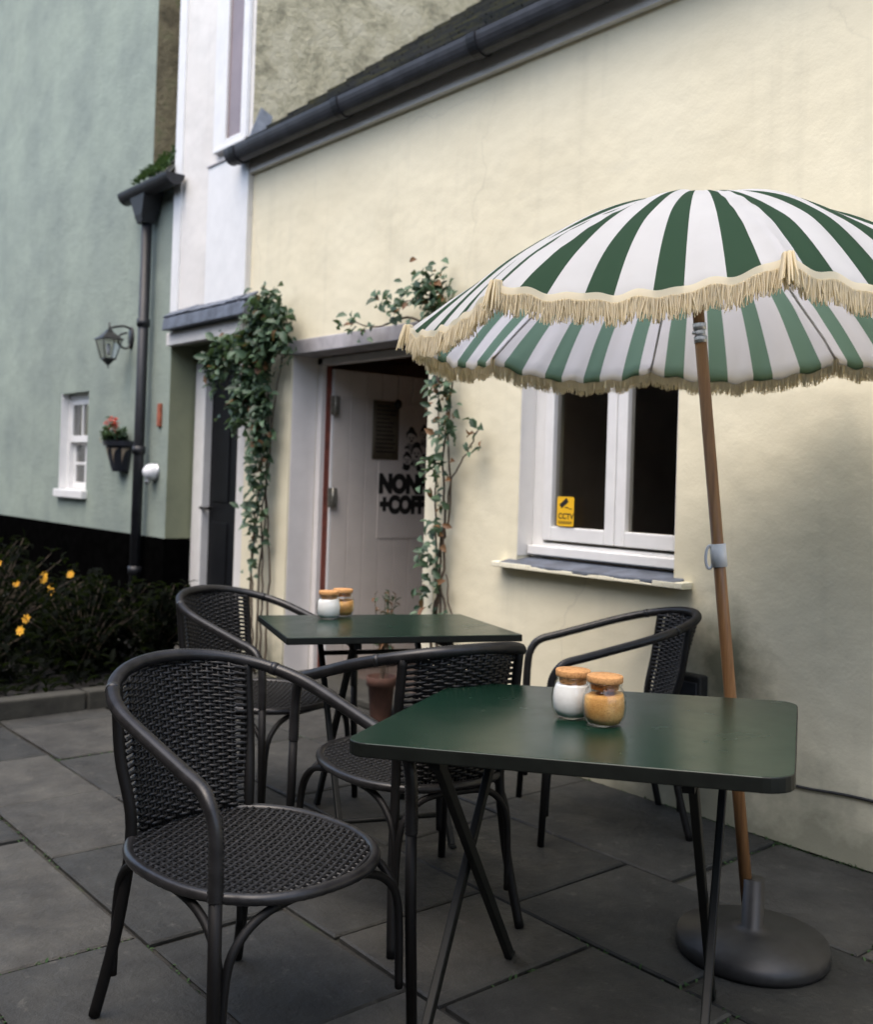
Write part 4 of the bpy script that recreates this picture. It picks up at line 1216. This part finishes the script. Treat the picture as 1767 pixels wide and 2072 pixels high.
# ------------------------------------------------------------------ flower bed on the left
BX1, BY0, BY1 = -5.22, -3.6, -.42
struct(bx('flower_bed', M['soil'], None, -15, BX1 - .11, BY0, BY1 - .1, -.008, .075, bevel=0))
kb = MB(); y = BY0
while y < BY1 - .05:
    l_ = min(rnd.choice([.5, .62, .7]), BY1 - y); kb.box(BX1 - .11, BX1 + rnd.uniform(-.004, .004), y + .004, y + l_ - .004, -.005, .10 + rnd.uniform(-.004, .004)); y += l_
x = BX1 - .11
while x > -12:
    l_ = rnd.choice([.5, .62, .7]); kb.box(x - l_ + .004, x - .004, BY1 - .11, BY1, -.005, .10 + rnd.uniform(-.004, .004)); x -= l_
struct(kb.build('kerb', M['kerb'], bevel=.01))
def shrub(label, x, y, r, h, n, seed, fl=None, nf=0, group='shrubs in the flower bed', L=(.05, .09), mats=None, blades=.3):
    r2 = random.Random(seed)
    t = thing('shrub', label, 'shrub', (x, y, .07), 0, group)
    st = MB(); fo = MB()
    tips = []
    for i in range(n):
        a = r2.uniform(0, 2 * pi); rr_ = r * sqrt(r2.random()); hh = h * r2.uniform(.45, 1.0) * (1 - .35 * (rr_ / r) ** 2)
        tip = Vector((rr_ * cos(a), rr_ * sin(a), hh)); mid_ = Vector((rr_ * .45 * cos(a), rr_ * .45 * sin(a), hh * .6))
        path = smooth_path([(r2.gauss(0, .04), r2.gauss(0, .04), 0), mid_, tip], 4)
        st.tube(path, [.005 - .003 * q / len(path) for q in range(len(path))], 4, caps=False)
        tips.append(tip)
        for q in path[1:]:
            for w2 in range(3):
                d = Vector((r2.uniform(-1, 1), r2.uniform(-1, 1), r2.uniform(-.5, .8))); Ln = r2.uniform(*L)
                fo.leaf(q, d, Vector((0, 0, 1)), Ln, Ln * (.22 if r2.random() < blades else .55), 0, droop=.3)
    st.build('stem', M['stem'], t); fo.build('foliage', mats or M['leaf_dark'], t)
    if fl:
        for i in range(nf):
            q = tips[i % len(tips)] + Vector((0, -.02, .03)); m_ = MB()
            for k_ in range(7):
                a = 2 * pi * k_ / 7
                nn = Vector((.55, -.78, .28)).normalized(); e_1 = nn.cross(Vector((0, 0, 1))).normalized(); e_2 = nn.cross(e_1)
                dd = e_1 * cos(a) + e_2 * sin(a) + nn * .22
                m_.leaf(q, dd, nn, .030, .021, fold=.08, droop=.05)
            m_.lathe([(0, .006), (.008, .004), (.009, 0)], (q.x, q.y - .006, q.z), 8)
            m_.build('flower', fl, t)
    return t
shrub('tall dark shrub with orange-yellow flowers below the small sash window', -6.75, -1.35, .55, .84, 50, 11, M['petal_yellow'], 14)
shrub('dark leafy shrub against the black plinth left of the drainpipe', -7.35, -.85, .55, .60, 52, 12)
shrub('low dark shrub with yellow star flowers nearest the patio kerb', -5.95, -1.65, .38, .46, 40, 13, M['petal_yellow'], 5)
shrub('dark shrub with blue flowers just behind the kerb at left', -5.95, -2.15, .40, .42, 40, 14, M['petal_blue'], 5)
shrub('dense dark shrub in front of the black door', -6.15, -.85, .45, .62, 50, 15)
shrub('wide dark shrub in middle of bed with a pale flower', -6.9, -1.75, .50, .62, 50, 16, M['petal_pink'], 3)
shrub('dark bushy shrub at corner of bed behind the far left chair', -5.82, -1.08, .36, .58, 48, 17)
shrub('broad dark shrub at the left edge of the bed', -7.7, -2.2, .6, .62, 50, 18)
shrub('dark upright shrub at the foot of the black door post', -5.78, -.66, .26, .62, 40, 21)
shrub('feathery olive shrub in front of the sage wall under the window', -8.5, -.9, .55, .72, 46, 19)
gcv = MB(); r3 = random.Random(5)
for i in range(6500):
    x = r3.uniform(-9.2, BX1 - .13); y = r3.uniform(-3.4, BY1 - .13)
    gcv.leaf((x, y, .07 + r3.random() ** 2 * .16), Vector((r3.uniform(-1, 1), r3.uniform(-1, 1), r3.uniform(0, 1))), Vector((0, 0, 1)), r3.uniform(.05, .10), .035)
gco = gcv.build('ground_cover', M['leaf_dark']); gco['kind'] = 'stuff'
# moss in the paving joints, thicker by the wall
r4 = random.Random(9); jm = MB()
edges = JOINTS
for i in range(5200):
    (ax_, ay_), (bx_, by_) = r4.choice(edges); t_ = r4.random()
    x = ax_ + (bx_ - ax_) * t_; y = ay_ + (by_ - ay_) * t_
    if sin(x * 2.3 + 1.7 * y) + sin(x * 5.1 - y * 3.3) < .35: continue
    jm.leaf((x + r4.gauss(0, .003), y + r4.gauss(0, .003), -.010), Vector((r4.uniform(-1, 1), r4.uniform(-1, 1), r4.uniform(.1, .9))), Vector((0, 0, 1)), r4.uniform(.008, .020), .008)
for i in range(900):
    x = r4.uniform(-5.2, 0); jm.leaf((x, -.006 - abs(r4.gauss(0, .008)), -.006), Vector((r4.uniform(-1, 1), r4.uniform(-1, 0), r4.uniform(.3, 1.2))), Vector((0, 0, 1)), r4.uniform(.008, .026), .008)
jmo = jm.build('joint_moss', M['moss']); jmo['kind'] = 'stuff'
